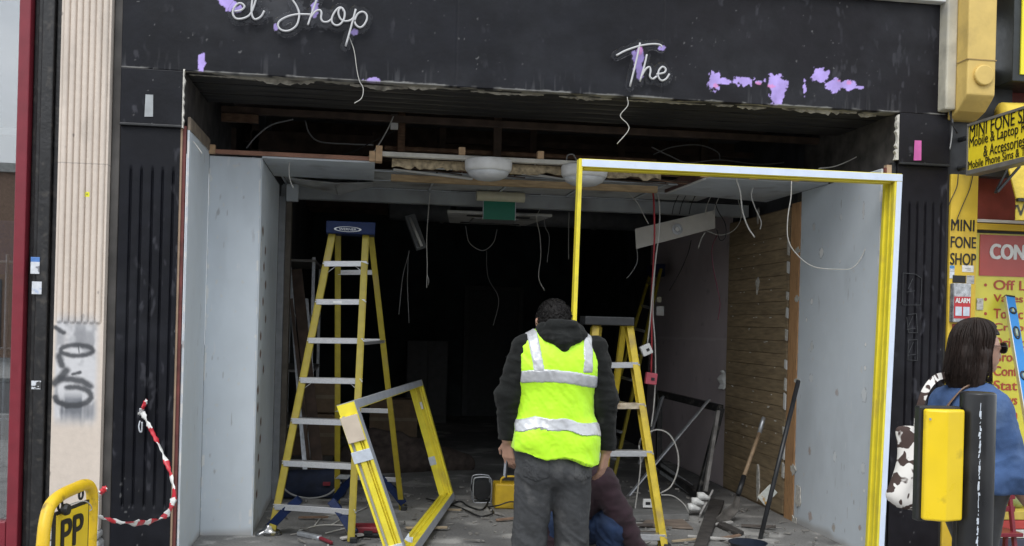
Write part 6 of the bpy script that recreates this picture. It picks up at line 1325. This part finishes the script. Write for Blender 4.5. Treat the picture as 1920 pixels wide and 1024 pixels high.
cbody = [(a, b, ra*.82, rb*.82, *r) for a, b, ra, rb, *r in ct+ca_+cl_]+chd+hand(wr_r+(.005, 0, -.02), (.3, -.1, -1), (-.5, -.2, -.3), (-.3, -.8, 0), 1, .5)+hand(cp(1046, 1045, -.10), (.2, -.2, -1), (.5, -.2, 0), (.3, -.8, 0), 1, .5)
cman = nets('crouching_person', sdf(cbody, (-.5, -.4, .02), (.5, .6, 1.15), .007, k=.03), M_skin, T=T1); cman.name = 'person'; ORG[cman.name] = np.zeros(3)
tag(cman, 'person in maroon jumper and blue jeans crouching behind the man in hi-vis', 'person')
nets('jumper', sdf(ct+ca_, (-.5, -.4, .2), (.5, .6, 1.0), .007, k=.035, off=.006, cut=lambda D, X, Y, Z: np.maximum(D, wr_r[2]+.005-Z)), mat('maroon_jumper', (.022, .008, .013), .95, var=.25, scale=14, bump=.4, bscale=250, sheen=.06), cman, T=T1, disp=lambda P: folds(P, (8, 8, 17), .012, 51))
nets('jeans', sdf(cl_, (-.5, -.4, .05), (.5, .6, .9), .007, k=.025, off=.006, cut=lambda D, X, Y, Z: np.maximum(D, .10-Z)), mat('blue_jeans', (.013, .030, .078), .9, var=.3, scale=12, bump=.4, bscale=250), cman, T=T1, disp=lambda P: folds(P+P[:, [2, 2, 0]]*(.5, 0, .5), (12, 12, 16), .016, 61)+folds(P, (30, 30, 30), .003, 64))
nets('hair', sdf([(hdc+(0, .02, .03), hdc+(0, .03, .02), .095, .09, (.92, 1.05, 1.05))], hdc-(.15, .15, .1), hdc+(.15, .17, .17), .006, wr=.004, wf=120), M_hair, cman, T=T1)
for a in (cl_[1][1], cl_[3][1]): nets('shoe', sdf([(a+(0, .05, -.045), a+(0, -.14, -.05), .045, .042)], a-(.1, .24, .11), a+(.1, .16, .05), .008), M_blk, cman, T=T1)
# ---------------- woman walking past on the right
WX0 = at(1822, 700, Y=-2.15); WX, WY = WX0[0], -2.15; T2 = np.array([WX, WY, 0]); wang = math.radians(-84)
wR = Rz(wang)
# local frame: she faces +y; x is her right. camera sees her left-back side
wh = at(1826, 652, Y=-2.15)[2]; hw = np.array([0, .03, wh])
Ht = at(1826, 600, Y=-2.15)[2]
wt = [((0, 0, .95), (0, 0, 1.05), .15, .15, (1, .75, 1)), ((0, 0, 1.05), (0, -.01, wh-.34), .15, .165, (1, .72, 1)), ((-.115, -.01, wh-.26), (.115, -.01, wh-.26), .068, .068), ((-.07, -.02, wh-.28), (.07, -.02, wh-.28), .09, .09)]
zsh = wh-.27
wl = (np.array([-.145, 0, zsh]), np.array([-.19, -.02, zsh-.27]), np.array([-.21, .10, zsh-.48]))
wr_ = (np.array([.145, .0, zsh]), np.array([.17, .07, zsh-.25]), np.array([.17, .27, zsh-.46]))
wa = [(wl[0], wl[1], .07, .064), (wl[1], wl[2], .064, .06), (wr_[0], wr_[1], .062, .062), (wr_[1], wr_[2], .066, .066)]
wlg = [((-.08, 0, .92), (-.09, .18, .50), .105, .075), ((-.09, .18, .50), (-.09, .14, .09), .07, .05), ((.08, 0, .92), (.09, -.05, .50), .105, .075), ((.09, -.05, .50), (.09, -.28, .12), .07, .05), ((-.07, -.01, .95), (.07, -.01, .95), .13, .13)]
whd = [(hw, hw+(0, .012, 0), .078, .078, (.90, 1.1, 1.2)), (hw+(0, .055, -.065), hw+(0, .068, -.085), .04, .026), (hw+(0, .088, -.01), hw+(0, .108, -.036), .010, .013), (hw+(-.02, .085, -.062), hw+(.02, .085, -.062), .009, .009, None, .008), (hw+(0, -.01, -.06), (0, -.01, wh-.22), .05, .055), (hw+(-.033, .078, .004), hw+(-.031, .078, .004), .013, .013, None, .006), (hw+(.033, .078, .004), hw+(.031, .078, .004), .013, .013, None, .006)]
wb = [(np.array(a), np.array(b), ra*.8, rb*.8, *r) for a, b, ra, rb, *r in wt+wa+wlg]+whd+hand(wl[2]+(0, .02, -.03), (0, .4, -1), (.6, .2, 0), (.2, .8, 0), .92, .6)+hand(wr_[2]+(0, .03, -.02), (0, .8, -.7), (-.6, 0, -.3), (-.3, .5, .5), .92, .5)
wom = nets('walking_person', sdf(wb, (-.38, -.45, .02), (.38, .52, Ht+.03), .007, k=.025), M_skin, R=wR, T=T2); wom.name = 'person'; ORG[wom.name] = np.zeros(3)
tag(wom, 'woman with dark bob, sunglasses and denim jacket walking right behind black post', 'person')
M_den = mat('denim', (.040, .085, .20), .85, var=.22, scale=10, bump=.4, bscale=260, dirt=(.09, .15, .28), dirt_amt=.3, dirt_scale=6)
nets('denim_jacket', sdf(wt+wa+[((-.08, -.01, .98), (.08, -.01, .98), .13, .13), ((-.08, .0, zsh+.055), (.08, 0, zsh+.055), .045, .045)], (-.38, -.3, .88), (.38, .52, wh), .0065, k=.035, off=.012, cut=lambda D, X, Y, Z: np.maximum(np.maximum(D, .92-Z), np.where(np.abs(X) < .07, Z-(zsh+.085), -1))), M_den, wom, R=wR, T=T2, disp=lambda P: folds(P, (8, 8, 10), .012, 71)+folds(P, (25, 25, 25), .003, 75))
nets('trousers', sdf(wlg, (-.3, -.45, .08), (.3, .35, 1.08), .008, k=.02, off=.006), M_blk, wom, R=wR, T=T2)
for a in (wlg[1][1], wlg[3][1]): a = np.array(a); nets('shoe', sdf([(a+(0, -.02, -.045), a+(0, .15, -.055), .038, .033)], a-(.1, .12, .12), a+(.1, .24, .05), .008), M_blk, wom, R=wR, T=T2)
whair = [(hw+(0, -.018, .022), hw+(0, -.004, .026), .094, .092, (.93, 1.08, 1.1)), (hw+(0, -.06, -.04), hw+(0, -.07, -.13), .085, .078, (1.05, .85, 1)), (hw+(-.068, -.03, -.03), hw+(-.078, -.03, -.15), .036, .034), (hw+(.068, -.03, -.03), hw+(.078, -.03, -.15), .036, .034), (hw+(-.07, -.06, -.1), hw+(-.08, -.065, -.175), .033, .026), (hw+(.07, -.06, -.1), hw+(.08, -.065, -.175), .033, .026)]
nets('hair', sdf(whair, hw-(.19, .22, .24), hw+(.19, .16, .18), .0045, k=.03, cut=lambda D, X, Y, Z: np.maximum(np.maximum(D, np.where(Z < hw[2]+.060, Y-hw[1]+.006-(Z-hw[2])*.3, -1)), hw[2]-.195+.02*np.sin(X*40)+.02*np.sin(Y*33)-Z)), mat('dark_brown_hair', (.017, .0095, .0068), .5, spec=.25, var=.3, scale=50, stretch=(1, 1, .1), bump=.6, bscale=90), wom, R=wR, T=T2, disp=lambda P: folds(np.stack([np.arctan2(P[:, 0], P[:, 1]-hw[1]+.03)*.11, P[:, 1]*0, P[:, 2]], 1), (85, 1, 6), .006, 81))
def wloc(p): return np.array(p)@wR.T+T2
rh = random.Random(5); hs = MB()
for i in range(620):
    a = rh.uniform(-math.pi, math.pi)
    if abs(a) < .62: continue          # a=0 is straight ahead: leave the face free
    ln = rh.uniform(.155, .205); pts = []; j1, j2 = rh.uniform(-.25, .25), rh.uniform(0, .010); n_ = 9
    for k_ in range(n_):
        t = k_/(n_-1); ph = min(t*2.2, 1)*math.pi/2; aa = a+j1*t*t
        rx, ry = .0905*math.sin(ph)+.016*max(0, t-.5)+j2, .104*math.sin(ph)+j2
        zc = .028+.106*math.cos(ph)-(max(0, t-.4545)/.5455)*ln
        y_ = -.014-.045*max(0, t-.35)+ry*math.cos(aa); x_ = rx*math.sin(aa)*(1.04+.05*math.sin(7*aa))
        y_ = min(y_, -.004+.25*max(zc, -.02) if zc < .06 else 9)
        pts.append(wloc(hw+np.array([x_, y_, zc])))
    hs.tube(cat_rom(pts, 2), .002, 3, rr=[.0030*(1-.8*q/(2*(n_-1))) for q in range(2*(n_-1)+1)])
hs.build('hair_strands', MATS['dark_brown_hair'], wom, smooth=True)
gl = MB()
for s_ in (-1, 1):
    ring = [(s_*.036+.030*math.cos(t), 0.108-.006*abs(math.cos(t)), .002+.026*math.sin(t)) for t in np.linspace(0, 2*math.pi, 16, endpoint=False)]
    A_ = [wloc(hw+np.array(r)) for r in ring]; B_ = [wloc(hw+np.array(r)+(0, -.006, 0)) for r in ring]; n_ = 16
    gl.add(A_+B_, [tuple(range(n_)), tuple(range(2*n_-1, n_-1, -1))]+[(i, n_+i, n_+(i+1) % n_, (i+1) % n_) for i in range(n_)])
    gl.bar(wloc(hw+np.array([s_*.066, .094, .010])), wloc(hw+np.array([s_*.084, -.01, .012])), .003, .010, (0, 0, 1))
gl.bar(wloc(hw+np.array([-.010, .101, .008])), wloc(hw+np.array([.010, .101, .008])), .004, .004); gl.build('sunglasses', mat('dark_lens', (.006, .006, .007), .12, bump=0), wom)
# brown strap across the back, jacket strap of the tote
sb_ = [wloc(p) for p in ((.075, .05, zsh+.10), (.070, -.08, zsh+.095), (.055, -.135, zsh+.045), (.02, -.165, zsh-.03), (-.05, -.170, zsh-.12), (-.13, -.13, zsh-.22))]
def ribbon(pts, wd, nrmf, th=.004):
    P = cat_rom(pts, 6); mb = MB(); 
    for i in range(len(P)-1):
        d = nrm(P[i+1]-P[i]); mb.bar(P[i]-d*.002, P[i+1]+d*.002, wd, th, np.cross(d, nrmf))
    return mb
sbag = thing('shoulder_bag', wloc((-.2, .02, 1.0)), 'brown strapped bag worn by the woman, strap across her back', 'bag')
ribbon(sb_, .026, nrm(wR@np.array([-.5, -.8, .2])), .005).build('strap', mat('tan_leather', (.20, .12, .075), .6, var=.15), sbag)
c = wloc((-.21, .06, .93)); MB().box(c-(.05, .1, .09), c+(.05, .1, .09)).build('pouch', MATS['tan_leather'], sbag, bevel=.02)
# cow print tote
tote = thing('tote_bag', at(1690, 950, Y=-2.2), 'brown and white cow print tote bag slung behind the woman', 'bag')
cow = bpy.data.materials.new('cow_print'); cow.use_nodes = True; n = cow.node_tree; b = n.nodes['Principled BSDF']; b.inputs['Roughness'].default_value = .85
t_ = n.nodes.new('ShaderNodeTexNoise'); t_.inputs['Scale'].default_value = 17; t_.inputs['Detail'].default_value = 1.5; t_.inputs['Distortion'].default_value = .6; r_ = n.nodes.new('ShaderNodeValToRGB'); e = r_.color_ramp.elements; e[0].position = .515; e[1].position = .535; e[0].color = (.70, .67, .63, 1); e[1].color = (.055, .033, .028, 1)
tc_ = n.nodes.new('ShaderNodeTexCoord'); n.links.new(tc_.outputs['Object'], t_.inputs['Vector']); n.links.new(t_.outputs['Fac'], r_.inputs['Fac']); n.links.new(r_.outputs['Color'], b.inputs['Base Color'])
secs = [(1683, 1730, 797), (1685, 1728, 815), (1690, 1722, 840), (1690, 1716, 866), (1684, 1714, 888), (1674, 1714, 910), (1664, 1716, 928), (1672, 1718, 943), (1688, 1720, 955)]
mb = MB(); n_ = 20; vs_ = []
for i, (x0, x1, y) in enumerate(secs):
    a, b_ = at(x0, y, Y=-2.22), at(x1, y+2, Y=-2.18); c = (a+b_)/2; hx_ = np.linalg.norm(b_-a)/2; dy = (.022, .03, .035, .04, .05, .045, .045, .04, .02)[i]
    for j in range(n_):
        t = 2*math.pi*j/n_; w_ = 1+.10*math.sin(5*t+i*.9)+.06*math.sin(9*t-i); vs_.append(c+(hx_*math.cos(t), dy*math.sin(t)*w_, (b_-a)[2]/2*math.cos(t)+.006*math.sin(4*t+i)))
mb.add(vs_, [(i*n_+j, i*n_+(j+1) % n_, (i+1)*n_+(j+1) % n_, (i+1)*n_+j) for i in range(len(secs)-1) for j in range(n_)]+[tuple(range(n_)), tuple(range(len(secs)*n_-1, (len(secs)-1)*n_-1, -1))])
o = mb.build('bag_body', cow, tote, smooth=True); md = o.modifiers.new('s', 'SUBSURF'); md.levels = 2; md.render_levels = 2
ribbon([at(1720, 800, Y=-2.25), at(1722, 778, Y=-2.27), at(1730, 745, Y=-2.28), at(1742, 722, Y=-2.27), at(1757, 708, Y=-2.22), at(1772, 704, Y=-2.12)], .030, np.array([-.3, -1, .15]), .006).build('strap', cow, tote)
# ---------------- blue spirit level leaning by the poster
lv = thing('spirit_level', foot(1960, -.9, .02), 'long blue spirit level leaning against the yellow poster board', 'spirit level')
a = at(1893, 558, Y=.06); b = at(1950, 900, Y=-.55); b = a+(b-a)*((a[2]-.02)/(a[2]-b[2])); d = nrm(b-a); sx = nrm(np.array([1., 0, 0])-d*d[0]); nn = np.cross(d, sx); nn = nn if nn[1] < 0 else -nn
obox(a, b, sx, -.032, .032, nn, -.012, .012).build('beam', mat('level_blue', (.02, .20, .52), .35, var=.06, bump=.03), lv, bevel=.003)
obox(a, b, sx, -.038, -.0325, nn, -.014, .014).build('edge', M_alu, lv); obox(a-d*.012, a-d*.0005, sx, -.036, .034, nn, -.015, .015).build('end_cap', M_blk, lv, bevel=.003)
for dd, ln in ((.11, .022), (.28, .045), (.60, .03), (1.0, .045)):
    c = a+d*dd; pts = [c+sx*.02*math.cos(t)*(1.1 if ln < .04 else .95)+d*ln*math.sin(t)+nn*.013 for t in np.linspace(0, 2*math.pi, 20)]
    MB().tube(pts, .006, 6, cap=False).build('vial_ring', M_blk, lv, smooth=True)
    MB().tube([c-d*ln*.6+nn*.013, c+d*ln*.6+nn*.013], .009, 8).build('vial', mat('vial_glass', (.35, .42, .30), .15, bump=0), lv, smooth=True)
# ================================================================== STREET BEHIND THE PHOTOGRAPHER (seen only as reflection)
for i, (x0, x1, hgt, c_, lb) in enumerate(((-44, -30, 6.5, (.22, .16, .12), 'brown brick terrace block far left across the road'), (-29.5, -18, 5.4, (.35, .32, .28), 'low pale rendered shop block across the road'), (-17.5, -7, 6.2, (.26, .17, .12), 'red brick shop block across the road'), (-6.5, 4, 6.0, (.30, .27, .23), 'grey rendered shop block directly across the road'), (4.5, 16, 6.6, (.24, .17, .12), 'brick shop block across the road to the right'))):
    b = thing('street_building', ((x0+x1)/2, -31, 0), lb, 'building', 'buildings across the road')
    MB().box((x0, -38, -.02), (x1, -30, hgt)).build('wall', mat('opp_wall_%d' % i, c_, .9, var=.2), b)
    MB().box((x0-.2, -38, hgt+.001), (x1+.2, -29.8, hgt+.3)).build('parapet', mat('parapet', (.4, .4, .38), .8), b)
    for k in range(int((x1-x0)//2.6)):
        wx = x0+1+k*2.6; wd = MB().box((wx, -29.99, hgt-2.2), (wx+1.2, -29.93, hgt-.7)).build('window', mat('opp_glass', (.05, .06, .07), .1, bump=0), b); MB().box((wx-.1, -29.92, hgt-2.32), (wx+1.3, -29.85, hgt-2.21)).build('sill', MATS['parapet'], b)
        MB().box((wx-.3, -29.99, .3), (wx+1.7, -29.94, 2.6)).build('shop_window', MATS['opp_glass'], b)
for o in list(bpy.data.objects):
    if o.type == 'MESH' and o.name.startswith('t.'): pass
